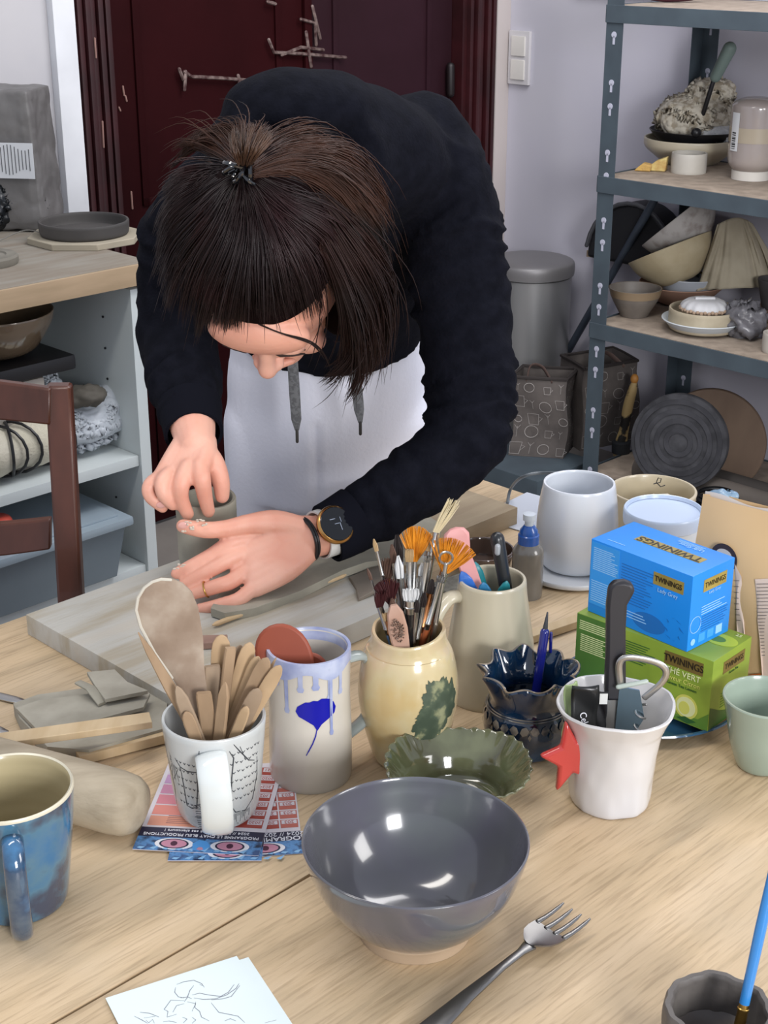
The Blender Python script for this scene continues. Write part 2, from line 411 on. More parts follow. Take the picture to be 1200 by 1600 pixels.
for z in SH:
    G().box((RW / 2, RD / 2, z - .005), (RW - .01, RD - .012, .012)).build('shelf_board', M_ply, rk, smooth=False)
    g = G()
    for y in (-.003, RD + .003): g.box((RW / 2, y, z - .018), (RW, .004, .040), bev=.001)
    for x in (-.003, RW + .003): g.box((x, RD / 2, z - .018), (.004, RD, .040), bev=.001)
    for y, sg in ((.008, 1), (RD - .008, -1)): g.box((RW / 2, y, z - .036), (RW, .02, .003))
    g.build('beam', M_green, rk, smooth=False)
def rl(p): return mloc(rk).inverted() @ p
# diagonal pole between shelves at left end, and low green metal beam
pl = G(); pl.tube([on_b(1032, 296, 3.3), on_b(858, 600, 3.40) ], .011, 10)
tag(pl.build('leaning_pole', mat('dark grey pole', '3b434e', .5), None), 'dark grey metal pole leaning diagonally behind the left end of the shelving', 'pole')
lb = thing('low_metal_shelf', 'low grey-green metal shelf left of the rack foot carrying the fabric bag', 'shelf', uv(-2.60, 2.97, 0), RZ)
G().box((0, 0, .06), (.64, .24, .12), bev=.004).box((0, -.14, .008), (.64, .05, .016), bev=.003).build('channel', M_green, lb)
g = G()
for i in range(6): g.box((-.27 + i * .11, -.14, .0165), (.03, .008, .002))
g.build('slots', M_black, lb)
exec_later = []
# ================================================================== FURNISHINGS BEHIND
# pedal bin
p = on_b(830, 405, 3.31); bx, by = p.x, p.y; bz = p.z
bn = thing('waste_bin', 'tall round brushed metal waste bin with grey lid beside the shelving', 'waste bin', (bx, by, 0))
br = .122
G().lathe([(br * .96, .0), (br * .96, .03), (br * .985, .032), (br * .985, bz - .045), (br * .95, bz - .043), (br * .95, bz - .034)], 56).build('body', mat('brushed bin metal', 'a3a3a3', .32, metal=.65), bn)
G().lathe(cprof([(br + .004, bz - .04), (br + .005, bz - .012), (br - .004, bz), (br * .7, bz + .006), (.002, bz + .008)], 4), 56).build('lid', mat('bin lid grey', '7f7d7e', .45, '868485', 5, metal=.4), bn)
G().box((0, -br - .01, .02), (.05, .04, .012), bev=.003).build('pedal', M_black, bn)
# ---- helper for bowls (local lathe)
def pot(name, label, cat, loc, prof, m, th=.004, segs=56, fn=None, inner=None, group=None, floor=None, rotz=0, part='body'):
    t = thing(name, label, cat, loc, rotz, group)
    pr = cprof(prof, 5)
    G().lathe(cupprof(pr, th, floor), segs, None, fn, True, True).build(part, m, t)
    return t, pr
def one_pot(name, label, cat, loc, prof, m, th=.004, segs=48, fn=None, group=None, floor=None, M=None):
    pr = cprof(prof, 5); o = G().lathe(cupprof(pr, th, floor), segs, M, fn).build(name, m, None); o.location = loc
    return tag(o, label, cat, group)
Z1, Z2, Z0, Z3 = .9015, .5315, .1265, 1.3015
def sh(px, py, z): return at(px, py, z)
# --- top shelf (only undersides/bottoms in view)
p = sh(1035, 2, Z3)
G_ = G(); G_.box((0, 0, .03), (.26, .10, .06), bev=.003); o = G_.build('white_box', mat('white card', 'c4c6cc', .7), None); o.location = sh(985, -8, Z3) + Vector((0, .1, 0)); o.rotation_euler = (0, 0, RZ); tag(o, 'white card box on the topmost shelf of the rack', 'box')
G_ = G(); stube(G_, [(-.05, 0, .012, .008), (-.02, -.01, .014, .013), (.03, 0, .013, .011), (.07, .02, .016, .009)], 10); o = G_.build('dark_red_cloth', mat('maroon cloth', '451a28', .9), None); o.location = sh(1052, 4, Z3) + Vector((0, .01, 0)); tag(o, 'dark red cloth bundle on the topmost shelf edge', 'cloth')
G_ = G(); G_.box((0, 0, .03), (.3, .12, .06), bev=.003); o = G_.build('white_box', mat('white card', 'c4c6cc', .7), None); o.location = sh(1165, -4, Z3) + Vector((0, .12, 0)); o.rotation_euler = (0, 0, RZ); tag(o, 'longer white box right of the dark red cloth on the topmost shelf', 'box')
# --- shelf 1
c0 = sh(1076, 262, Z1) + Vector((.02, .09, 0))
one_pot('serving_bowl', 'wide cream ribbed bowl under the black pan on the upper shelf', 'bowl', c0, [(.07, 0), (.085, .012), (.118, .04), (.122, .062)], mat('cream glaze', 'c9bfa9', .35, 'bcb29c', 8), .005)
pn = thing('frying_pan', 'black frying pan lying in the cream bowl on the upper shelf', 'pan', c0 + Vector((.01, 0, .048)))
G().lathe(cupprof(cprof([(.08, 0), (.10, .012), (.12, .036)], 5), .003), 48).build('body', M_black, pn)
cl = thing('lace_cloth', 'crumpled white lace cloth heaped in the black pan', 'cloth', c0 + Vector((.01, 0, .06)))
random.seed(3)
g = G(); g.ell((0, 0, .055), (.108, .09, .062), seg=72, rin=48); g.ell((.03, 0, .11), (.065, .05, .045), seg=48, rin=30)
def crump(o, amp, sc, seed=0, aniso=(1, 1, 1)):
    for v in o.data.vertices:
        q = Vector((v.co.x * sc * aniso[0], v.co.y * sc * aniso[1], v.co.z * sc * aniso[2])) + Vector((seed, seed * 2, 0))
        d = noise.turbulence(q, 3, True) - .5
        v.co += v.normal * amp * d * 2
o = g.build('crumpled_cloth', mat('spotted lace', 'c9c2b2', .9, '9a8f7c', 60, lo=.45, hi=.6, bump=.8, bs=120), cl); remesh(o, .003, 2); crump(o, .012, 13, 1)
g = G(); g.ell((.045, -.055, .02), (.055, .045, .028), seg=40, rin=24); o = g.build('white_fold', mat('white net', 'c6c8ca', .8, 'aeb0b4', 80, bump=.8, bs=150), cl); remesh(o, .0025, 2); crump(o, .008, 20, 4)
o = G().ell((0, 0, 0), (.013, .011, .012)).build('round_stopper', M_black, None); o.location = c0 + Vector((-.012, -.112, .09)); tag(o, 'small round black stopper on the lace cloth', 'stopper')
hd = thing('green_handled_tool', 'grey-green handled tool leaning behind the lace cloth', 'tool', on_b(1105, 170, 3.28))
G().tube([on_b(1098, 180, 3.28), on_b(1116, 122, 3.28)], .006, 10).build('shaft', M_black, hd, world=True)
G().tube([on_b(1118, 120, 3.28), on_b(1140, 76, 3.28)], [.014, .017], 14).build('handle', mat('sage grip', '74857f', .5), hd, world=True)
# yellow sponge chunks
for k, (px, py, s, lb_) in enumerate(((1010, 268, .022, 'leftmost orange-yellow sponge chunk on the upper shelf'), (1030, 268, .028, 'larger pale yellow sponge wedge beside the round tin'))):
    g = G(); g.prism([(-s, 0), (-s * .6, s * .4), (0, s * .9), (s, s * 1.3 if k else s * .7), (s * .9, 0)], .03, Matrix.Rotation(R(90), 4, 'X'))
    o = g.build('sponge', mat('sponge %d' % k, 'c9a45c' if k == 0 else 'd0bd7c', .95, 'b9955a', 50, bump=.8, bs=200), None, bevel=.003); o.location = sh(px, py, Z1) + Vector((0, .03, 0)); o.rotation_euler = (0, 0, R(-20)); tag(o, lb_, 'sponge')
o = one_pot('round_tin', 'small round white container in front of the cream bowl', 'container', base(1075, 273, .04, Z1), [(.042, 0), (.044, .003), (.044, .044), (.043, .047)], mat('off white tin', 'c2beb6', .5, 'b5b0a6', 12), .003)
jr = thing('storage_jar', 'upturned clear jar of cream slip with a barcode label on the upper shelf', 'jar', base(1172, 284, .05, Z1))
G().lathe([(.047, 0), (.047, .02), (.045, .022)], 40).build('lid', mat('white lid', 'cfcac2', .5), jr)
G().lathe(cprof([(.046, .022), (.058, .04), (.06, .08), (.06, .16), (.055, .18), (.03, .192), (.002, .193)], 4), 48).build('glass', mat('smoky jar', '968c8b', .15, 'a89e95', 3, coat=.5), jr)
G().lathe([(.0606, .09), (.0606, .125)], 48, cap0=False, cap1=False).build('slip_band', mat('cream slip', 'a99d8a', .3), jr)
g = G(); g.grid(lambda u, v: Vector((.0615 * math.cos(R(195 + u * 24)), .0615 * math.sin(R(195 + u * 24)), .07 + v * .09)), 6, 2); g.build('barcode_label', mat('label white', 'd2d4d6', .6), jr)
g = G()
for i in range(9):
    z = .075 + i * .0045; g.grid(lambda u, v: Vector((.062 * math.cos(R(200 + u * 12)), .062 * math.sin(R(200 + u * 12)), z + v * (.0012 + .001 * (i % 3)))), 4, 2)
g.build('barcode', M_black, jr, smooth=False)
# --- behind shelf 1/2 left: black tub on ledge
lg = G(); lg.abz(0, .55, -.04, 0, -.018, 0); ldg = lg.build('wooden_ledge', mat('brown ledge', '8c7a66', .8), None, smooth=False); lp = on_b(930, 388, WB - .005); ldg.location = lp; ldg.rotation_euler = (0, 0, RZ); tag(ldg, 'narrow wooden ledge on the wall behind the rack', 'ledge')
bt = thing('black_tub', 'rounded black plastic tub standing on its side behind the shelving', 'tub', lp + Vector((.02, -.06, 0)), RZ)
g = G(); poly = [(0, 0)] + [(.15 - .15 * math.cos(R(a)), .17 * math.sin(R(a)) + .0) for a in range(12, 180, 12)] + [(.30, 0)]
g.prism(poly, .09, Matrix.Translation((.0, .0, 0)) @ Matrix.Rotation(R(90), 4, 'X')); g.build('body', mat('black rubber', '141519', .6), bt, bevel=.012)
g = G(); g.tube([Vector((x, -.092, y)) for x, y in poly[1:-1]], .006, 8); g.build('rim', mat('grey rim', '45464a', .6), bt)
# --- shelf 2
sm = mat('speckled grey stoneware', '6f6862', .5, '7b746c', 30)
b0_ = base(990, 500, .05, Z2)
t, pr = pot('stoneware_bowl', 'grey flared stoneware bowl with a tan rim at the left of the middle shelf', 'bowl', b0_, [(.036, 0), (.042, .012), (.060, .045), (.068, .072)], sm, .004)
G().lathe([(.0635, .052), (.0686, .0715), (.0694, .0735)], 56, cap0=False, cap1=False).build('rim_band', mat('tan rim', '8d7a62', .4), t)
pl_c = base(1097, 530, .09, Z2)
one_pot('white_dish', 'wide shallow white dish on the middle shelf edge', 'dish', pl_c, [(.05, 0), (.08, .008), (.105, .03)], mat('blue white glaze', 'c6cdd2', .3), .004)
one_pot('shallow_cake_form', 'cream round low bowl sitting in the wide white dish', 'bowl', pl_c + Vector((0, 0, .005)), [(.07, 0), (.086, .004), (.088, .05)], mat('cream bisque', 'b7ac95', .8, 'a79b84', 20), .006)
sd = thing('shell_dish', 'small white scalloped dish lying upside down on top of the cream round bowl', 'dish', pl_c + Vector((-.004, -.012, .052)))
G().lathe(cprof([(.058, .008), (.058, .014), (.050, .024), (.034, .030), (.002, .031)], 4), 64, None, lambda t, r, z, k: (r * (1 + .03 * math.sin(14 * t)), z)).build('body', mat('shell white', 'c6c6c8', .6), sd)
g = G()
for i in range(40):
    t = 2 * math.pi * i / 40; g.ell((.058 * math.cos(t), .058 * math.sin(t), .006 + .002 * (i % 2)), (.0052, .0052, .005), seg=8, rin=6)
g.build('beaded_rim', mat('biscuit trim', 'a08974', .8), sd)
G().box((0, 0, .032), (.05, .012, .008), bev=.003).build('foot', mat('shell white', 'c6c6c8', .6), sd)
# bowl stack with cloth
sb = base(1062, 500, .085, Z2) + Vector((.02, .10, 0))
one_pot('terracotta_bowl', 'pinkish terracotta bowl at the bottom of the leaning bowl stack', 'bowl', sb, [(.045, 0), (.07, .01), (.115, .055)], mat('pink bisque', 'a88572', .7, '9c7a68', 12), .004)
o = one_pot('white_bowl', 'white glazed bowl nested in the terracotta bowl', 'bowl', sb + Vector((.015, -.01, .016)), [(.04, 0), (.06, .01), (.092, .062)], mat('cool white glaze', 'b6bcc4', .3), .004)
o = one_pot('cream_bowl', 'cream speckled bowl leaning tilted in the stack', 'bowl', atd(1062, 455, 3.86), [(.03, 0), (.06, .012), (.10, .055), (.115, .095)], mat('speckled cream', 'b9ac8e', .6, 'ac9d7e', 20), .004); o.rotation_euler = (R(-16), R(-22), 0)
o.location = atd(1066, 440, 3.85); 
o = one_pot('patterned_bowl', 'white patterned bowl tilted steeply at the top of the stack', 'bowl', atd(1088, 382, 3.87), [(.035, 0), (.06, .008), (.10, .05), (.112, .085)], mat('stained white', 'b2ada8', .7, '7d7068', 26, lo=.5, hi=.75), .004); o.rotation_euler = (R(-16), R(-40), 0)
bcl = G()
P0 = atd(1075, 335, 3.80)
def clf(u, v):
    ang = -.5 + u * 1.9; r = .025 + .10 * math.sin(v * 1.7)
    fold = (.0075 * math.sin(u * 27 + 3 * math.sin(v * 3 + u * 5)) + .004 * math.sin(u * 61 + 4 * v)) * min(1, v * 2 + .15) * (.5 + .5 * math.sin(u * 9 + 1))
    top = atd(1128, 345, 3.86)
    return top + Vector(((-.05 + u * .20) * (.45 + .8 * v) + fold * .4 , -.05 - .035 * math.sin(u * 3.1) * (.3 + v) + fold, -.175 * v + .02 * math.sin(u * 3)))
bcl.grid(clf, 90, 30); o = bcl.build('draped_cloth', mat('unbleached cloth', 'aea48f', .9, '9b917c', 12), None, thick=.002); tag(o, 'beige pleated cloth draped over the leaning bowls', 'cloth')
g = G(); g.ell((0, 0, 0), (.085, .06, .085), seg=40, rin=30); o = g.build('cloth_bundle', mat('unbleached cloth', 'aea48f', .9), None); o.location = atd(1152, 400, 3.98); crump(o, .01, 16, 2); tag(o, 'dusty cloth bundle beneath the draped beige cloth', 'cloth')
o = one_pot('dark_pot', 'dark charcoal pot cut by the picture edge on the middle shelf', 'pot', atd(1210, 480, 3.72) , [(.03, 0), (.034, .01), (.044, .055), (.048, .075)], M_darkclay, .004)
o.location.z = Z2 + .03; 
o = one_pot('brown_dish', 'shallow brown dish under the dark charcoal pot', 'dish', Vector((o.location.x, o.location.y, Z2)), [(.03, 0), (.05, .006), (.07, .029)], mat('brown dish', '7a6350', .6), .004)
one_pot('ribbed_cup', 'pale ribbed cup at the front right edge of the middle shelf', 'cup', atd(1212, 552, 3.42), [(.03, 0), (.034, .01), (.034, .05)], mat('ribbed pale', 'b3ada3', .7), .003)
g = G(); g.ell((0, 0, .04), (.06, .05, .05), seg=40, rin=26); o = g.build('plastic_wrap', mat('grey film', '77767a', .25, '5c5a5e', 30, bump=.8, bs=60), None); o.location = sh(1166, 545, Z2) + Vector((0.02, .12, -.003)); crump(o, .022, 25, 7); tag(o, 'crumpled grey plastic film beside the white dish', 'plastic film')
# --- bottom level: rack bottom shelf
def bagprint(name, label, p, rz, w_, d_, h_, tilt=0):
    t = thing(name, label, 'bag', p, rz)
    m_ = mat('printed grey fabric', '4e4845', .8, '5c5551', 20); g = G()
    def wob(x, y, z): return Vector((x + .006 * math.sin(z * 30 + y * 20), y + .006 * math.sin(z * 25 + x * 20), z))
    o_ = [(-w_ / 2, -d_ / 2), (w_ / 2, -d_ / 2), (w_ / 2, d_ / 2), (-w_ / 2, d_ / 2)]
    per = []
    for i in range(4):
        a, b = o_[i], o_[(i + 1) % 4]
        for k in range(8): per.append((a[0] + (b[0] - a[0]) * k / 8, a[1] + (b[1] - a[1]) * k / 8))
    rings_ = [[wob(x, y, h_ * k / 8) for x, y in per] for k in range(9)]
    inn = [[wob(x * .94, y * .94, h_ * k / 8) for x, y in per] for k in (8, 5, 1)]
    g.rings(rings_ + inn); g.build('body', m_, t)
    g = G(); g.tube([wob(x, y, h_) for x, y in per] + [wob(*per[0], h_)], .005, 6, rnd=False); g.build('trim', mat('dark piping', '2c2624', .8), t)
    g = G(); stube(g, [(-w_ * .25, -d_ / 2, h_ - .01, .008), (-w_ * .2, -d_ / 2 + .01, h_ + .03, .008), (.0, -d_ / 2 + .02, h_ + .025, .008), (w_ * .2, -d_ / 2, h_ - .01, .008)], 8, 5, .3); g.build('handle', mat('brown handle', '5e4c46', .8), t)
    # printed teapot and cup outlines
    L_ = []; random.seed(11)
    for i in range(20):
        cx = ((i % 4) / 3 - .5) * w_ * .8 + random.uniform(-.006, .006); cz = h_ * (.1 + .19 * (i // 4)) + random.uniform(-.006, .006); r = .009 + random.random() * .008; k = (i * 7 + 1) % 3
        if k == 0: L_.append([(cx + r * math.cos(a) * 1.1, cz + r * math.sin(a)) for a in [j * math.pi / 8 for j in range(17)]])
        elif k == 1: L_.append([(cx - r, cz + r), (cx - r * .8, cz - r), (cx + r * .8, cz - r), (cx + r, cz + r), (cx - r, cz + r)]); L_.append([(cx + r, cz + r * .5), (cx + r * 1.6, cz + .3 * r), (cx + r * .9, cz - r * .4)])
        else: L_.append([(cx, cz - r), (cx, cz + r)]); L_.append([(cx - r * .6, cz + r * 1.3), (cx, cz + r * .6), (cx + r * .6, cz + r * 1.3)])
    ribbons(L_, .0018, lambda x, z: (wob(x, -d_ / 2, z), Vector((0, -1, 0))), 'printed_outlines', mat('print ink', '9a9490', .8), t, .002)
    L2 = [[(x * .9, z) for x, z in l] for l in L_]
    ribbons(L2, .0018, lambda x, z: (wob(w_ / 2, x * d_ / w_, z), Vector((1, 0, 0))), 'printed_outlines', mat('print ink', '9a9490', .8), t, .002)
    return t
bagprint('shopping_bag', 'grey printed fabric bag standing upright left of the rack upright', at(849, 716, .1205) + Vector((0, .062, 0)), R(-16), .150, .11, .225)
bagprint('shopping_bag', 'grey printed fabric bag slumped open on the bottom rack shelf', at(938, 708, Z0) + Vector((.0, .12, .001)), R(24), .175, .14, .235)
# spotted bottle / candle
p = base(972, 716, .02, Z0) + Vector((.0, .03, 0))
ct = thing('spotted_figurine', 'thin yellow and black spotted clay figurine standing by the dark wheel bat', 'figurine', p)
o = stube(G(), [(0, 0, 0, .022), (0, 0, .03, .017), (.006, 0, .07, .013), (.012, 0, .13, .014), (.022, 0, .18, .012), (.026, 0, .205, .006)], 16, 6).build('body', mat('yellow black spots', '17130f', .6, 'b49a68', 16, lo=.45, hi=.5), ct); 
G().lathe([(.025, -.0005), (.026, .03), (.018, .035)], 20).build('foot', mat('dark foot', '23262a', .6), ct)
G().ell((.025, 0, .21), (.011, .011, .014)).build('orange_tip', mat('orange tip', 'b87f3c', .5), ct)
# wheel bats standing on edge
def disc(name, label, c, r, th, m1, ringm=None, tiltdir=(-.45, -1, .12)):
    t = thing(name, label, 'wheel bat', (c.x, c.y, Z0))
    z = Vector(tiltdir).normalized(); q = z.to_track_quat('Z', 'Y').to_matrix().to_4x4(); M = Matrix.Translation(Vector(c) - Vector((c.x, c.y, Z0))) @ q
    G().lathe(cprof([(r * .985, -th / 2), (r, -th * .3), (r, th * .3), (r * .985, th / 2)], 3), 72, M).build('disc', m1, t)
    if ringm:
        g = G()
        for rr in (.9, .7, .5, .3): g.lathe([(r * rr, th / 2 - .001), (r * rr, th / 2 + .0022), (r * rr - .012, th / 2 + .0022), (r * rr - .012, th / 2 - .001)], 72, M, cap0=False, cap1=False)
        g.build('ridges', ringm, t)
    return t
disc('wooden_disc', 'brown wooden disc standing on edge behind the dark one on the bottom shelf', atd(1112, 690, 3.68), .142, .02, mat('brown disc', '6f5b4c', .7, '7c6756', 6, stretch=(1, 6, 1)))
disc('wheel_bat', 'dark grey ridged round wheel bat standing on edge on the bottom shelf', atd(1062, 690, 3.50), .122, .03, mat('dark bat', '232327', .8, '3f3f43', 22), mat('bat ridge', '232328', .7, '3a3a3f', 16))
o = one_pot('brown_saucer', 'brown saucer rim behind the dark wheel bat', 'saucer', atd(1045, 640, 3.75), [(.03, 0), (.06, .012)], mat('brown saucer', '5e4a40', .7), .004); o.location.z = Z0 + .0
mr = mat('dusty dark rolling wood', '4c4641', .8, '57504a', 8)
q0_ = at(985, 735, Z0 + .033); a_0, b_0 = toab(q0_)
o = G().tube([uv(a_0, 3.04, Z0 + .033), uv(a_0 + .44, 3.04, Z0 + .033)], .032, 24, rnd=False).build('rolling_pin', mr, None); tag(o, 'thick brown-grey rolling pin along the front edge of the bottom rack shelf', 'rolling pin')
o = G().tube([uv(a_0 + .10, 3.105, Z0 + .031), uv(a_0 + .50, 3.105, Z0 + .031)], .030, 24, rnd=False).build('rolling_pin', mat('dark dusty wood', '36322f', .8, '403b38', 8), None); tag(o, 'darker rolling pin lying behind the thick brown-grey one', 'rolling pin')
g = G()
for i in range(9): g.lathe([(.045 + .004 * math.sin(i * 2) , i * .008), (.05 + .004 * math.sin(i * 2), i * .008 + .004), (.045 + .004 * math.sin(i * 2), i * .008 + .008)], 32, cap0=False, cap1=False)
o = g.build('black_hose_coil', mat('black hose', '101114', .45), None); o.location = uv(toab(at(1200, 775, Z0))[0], 2.93, 0) + Vector((0, 0, Z0 + .004)); tag(o, 'black coiled hose at the picture edge beyond the paper bag', 'hose')
# ================================================================== CABINET CONTENTS
o = None
cp = at(42, 372, ZT)  # clay packet
cpk = thing('clay_packet', 'grey plastic wrapped block of clay with a white label standing on the cabinet', 'clay packet', at(30, 360, ZT) + Vector((-.040, .055, 0)), R(-8))
g = G(); g.box((0, 0, .145), (.20, .14, .29), bev=.02); o = g.build('wrapped_block', mat('grey wrap', '5c5a59', .45, '6b6968', 16, bump=.6, bs=30), cpk); remesh(o, .005, 2); crump(o, .0035, 11, 3)
for v in o.data.vertices: v.co.x *= 1 + .0 + .12 * (1 - v.co.z / .29); 
G().box((.062, -.0800, .150), (.085, .002, .072)).build('label', mat('paper label', 'c3c6ca', .7), cpk, smooth=False)
g = G()
for i in range(9): g.box((.036 + i * .0075 + .0, -.0815, .152), (.0015, .0008, .05 + .012 * math.sin(i * 7)))
g.box((.028, -.0815, .145), (.008, .0008, .008)); g.build('label_print', mat('print grey', '55565a', .8), cpk, smooth=False)
# black bag
o = G(); o.ell((0, 0, .06), (.075, .06, .07), seg=56, rin=36); stube(o, [(.03, 0, .06, .03), (.07, -.01, .05, .018), (.10, -.01, .055, .024)], 14); bb = o.build('black_plastic_bag', mat('black bag film', '1d2227', .3, '11151a', 10), None); remesh(bb, .003, 2); bb.location = at(0, 365, ZT) + Vector((-.03, .055, -.004)); crump(bb, .012, 14, 5); tag(bb, 'knotted black plastic bag on the cabinet beside the clay packet', 'plastic bag')
# octagonal board and dark plate
q = at(133, 375, ZT)
g = G(); oc = [(.105 * math.cos(R(22.5 + 45 * i)) * 1.12, .105 * math.sin(R(22.5 + 45 * i)) * 1.12) for i in range(8)]; g.prism(oc, .013)
o = g.build('octagonal_bat', mat('pale octagon bat', '98907f', .85, 'a49b88', 12), None, bevel=.0015); o.location = q; tag(o, 'pale octagonal wooden bat under the dark round tray', 'board')
one_pot('dark_tray', 'dark charcoal round shallow tray on the octagonal bat', 'tray', q + Vector((.0, .0, .013)), [(.084, 0), (.090, .004), (.092, .026)], mat('charcoal tray', '4a4745', .7, '403e3d', 9), .006, segs=72)
o = G().lathe([(.06, 0), (.062, .004), (.062, .014), (.058, .018), (.04, .018), (.038, .015), (.001, .015)], 48).build('clay_bat', mat('grey bat', '7c786e', .85, '6c685f', 15), None); o.location = at(-22, 412, ZT); tag(o, 'grey round clay bat at the cabinet edge cut by the picture', 'bat')
o = G(); stube(o, [(0, 0, .003, .0012), (.05, .02, .02, .0012), (.10, -.01, .016, .0012), (.15, -.03, .004, .0012)], 6); o = o.build('wire', mat('grey wire', '75736e', .5), None); o.location = at(0, 378, ZT) ; tag(o, 'thin grey wire lying over the cabinet top', 'wire')
# glass bowl upper compartment
gb = on_a(-8, 530, -2.50)
t = thing('glass_bowl', 'brownish glass mixing bowl in the top compartment of the cabinet', 'bowl', (gb.x, gb.y, gb.z - .03))
G().lathe(cupprof(cprof([(.05, 0), (.08, .015), (.11, .06), (.117, .085)], 5), .004), 56).build('body', mat('brown glass', '7d6a55', .12, '6a5a48', 5, coat=.6, metal=.1, spec=.8), t)
t2 = thing('black_tray', 'flat black tray holding the glass bowl in the cabinet', 'tray', (gb.x, gb.y, gb.z - .065), RZ)
G().box((0, 0, .017), (.20, .23, .03), bev=.008).build('body', M_black, t2)
t3 = thing('plastic_crate', 'translucent grey plastic crate beneath the black tray', 'crate', (gb.x - .03, gb.y - .045, .491), RZ)
hh = gb.z - .065 - .491 - .001
G().box((-.02, .0, hh / 2), (.20, .20, hh), bev=.008).build('body', mat('hazy plastic', '8e8880', .3, '9a948c', 6), t3)
# plastic bag
pb = on_a(148, 655, -2.42)
o = G(); o.ell((0, 0, .058), (.085, .115, .062), seg=64, rin=40); o.ell((-.03, -.05, .125), (.035, .05, .045), seg=40, rin=24); o.ell((.02, .05, .09), (.05, .045, .04), seg=40, rin=24); bg = o.build('white_plastic_bag', mat('white bag film', 'b9bfc6', .45, 'a3aab2', 10, bump=.3, bs=30), None); remesh(bg, .003, 2); bg.location = (pb.x - .045, pb.y + .01, .488); bg.rotation_euler = (0, 0, RZ)
crump(bg, .013, 6, 9, (1, 1, 2.6)); tag(bg, 'crumpled white plastic bag on the middle cabinet shelf', 'plastic bag')
o = G(); o.ell((0, 0, 0), (.045, .035, .022), seg=36, rin=20); bg = o.build('dark_clay_lump', mat('dark clay lump', '4b4740', .8), None); bg.location = on_a(132, 618, -2.39); crump(bg, .006, 30, 2); tag(bg, 'dark clay lump poking from the white plastic bag', 'clay lump')
# towel roll with black cord
tw = thing('towel_roll', 'cream towel roll tied with black cord on the middle cabinet shelf', 'towel', on_a(20, 735, -2.42))
A0 = on_a(-110, 735, -2.40); A1 = on_a(84, 690, -2.40)
A0.z = .548; A1.z = .552
o = G().tube([A0.lerp(A1, k / 12) for k in range(13)], [.045 + .004 * math.sin(k * 1.4) for k in range(13)], 28).build('roll', mat('cream towelling', 'b9b4a2', .95, 'c3beae', 20, bump=.9, bs=180), tw, world=True)
g = G()
for f, s_ in ((.55, .03), (.62, -.02), (.67, .03), (.88, .05)):
    c = A0.lerp(A1, f); ax = (A1 - A0).normalized(); u = Vector((0, 0, 1)); v = ax.cross(u)
    g.tube([c + ax * (s_ * math.sin(R(a_ / 2) * 2) ) + (u * math.cos(R(a_)) + v * math.sin(R(a_))) * .0515 for a_ in range(0, 361, 20)], .0032, 6, rnd=False)
g.build('black_cord', M_black, tw, world=True)
# storage box with lid lower shelf
sx = on_a(175, 790, -2.385)
st = thing('storage_box', 'clear plastic storage box with blue-grey lid on the lower cabinet shelf', 'storage box', (sx.x - .215, sx.y - .105, .252), RZ)
M_haze = mat('hazy blue plastic', '9aa9b2', .25, '8d9ca6', 4, trans=.45)
g = G(); g.rings([[Vector((x * k, y * k2, z)) for x, y in ((-.16, -.2), (.16, -.2), (.16, .2), (-.16, .2))] for k, k2, z in ((.88, .92, .0), (1, 1, .115), (.985, .988, .115), (.87, .91, .004))], cap0=True, cap1=True); g.build('tub', M_haze, st, bevel=.004)
g = G(); g.box((0, 0, .123), (.345, .425, .018), bev=.006); g.box((0, 0, .134), (.30, .38, .006), bev=.003); g.build('lid', mat('blue grey lid', '93a1aa', .3, '8795a0', 4), st)
G().box((.0, 0, .022), (.26, .34, .035), bev=.01).build('slip_contents', mat('pale slip', '9c9c92', .7, '857f70', 15), st)
o = G().lathe(cprof([(.02, 0), (.03, .01), (.03, .04), (.02, .05), (.001, .052)], 4), 32).build('red_lid', mat('red cap', 'b4483a', .4), None); o.location = on_a(-8, 792, -2.36); o.location.z = .252 + .138; tag(o, 'small red and white cap on the storage box lid', 'cap')
# ================================================================== CHAIR
ch = thing('wooden_chair', 'dark brown wooden chair back in front of the cabinet', 'chair', (at(100, 930, 0).x * 0 + atd(105, 800, 1.86).x - .17, 1.90, 0), R(14))
def cw(px, py, d): return atd(px, py, d)
M_ch = mat('dark stained beech', '5a2f1f', .38, '43200f', 6, stretch=(3, 3, 1), coat=.2)
pt = [cw(92, 600, 1.96), cw(98, 700, 1.93), cw(104, 800, 1.90), cw(113, 960, 1.86)]
bot = Vector((pt[-1].x + .01, pt[-1].y - .04, 0))
pt2 = pt + [Vector(pt[-1]).lerp(bot, .5), bot]
g = G()
rr = []
for p in pt2:
    w2, d2 = .0175, .012
    rr.append([p + Vector((-w2, -d2, 0)), p + Vector((w2, -d2, 0)), p + Vector((w2, d2, 0)), p + Vector((-w2, d2, 0))])
g.rings(rr); g.build('back_post', M_ch, ch, world=True, bevel=.004)
off = Vector((-.40, .06, 0)); g = G(); g.rings([[q + off for q in r] for r in rr]); g.build('back_post', M_ch, ch, world=True, bevel=.004)
def rail(y0a, y1a, y0b, y1b, droop):
    g = G(); rr = []
    for i in range(17):
        t = i / 16; R0 = cw(80, y0a, 1.945); R1 = cw(80, y1a, 1.935)
        dx = -.385 * t; bow = .035 * math.sin(math.pi * t); dd = Vector((dx, .058 * t + bow, 0))
        z0 = -droop * math.sin(math.pi * min(1, t * 1.0)); top = R0 + dd + Vector((0, 0, z0)); b_ = R1 + dd + Vector((0, 0, z0 * 1.0 - .006 * math.sin(math.pi * t)))
        rr.append([top + Vector((0, -.008, 0)), top + Vector((0, .008, 0)), b_ + Vector((0, .008, 0)), b_ + Vector((0, -.008, 0))])
    g.rings(rr); return g
rail(605, 662, 0, 0, .0).build('top_rail', M_ch, ch, world=True, bevel=.003)
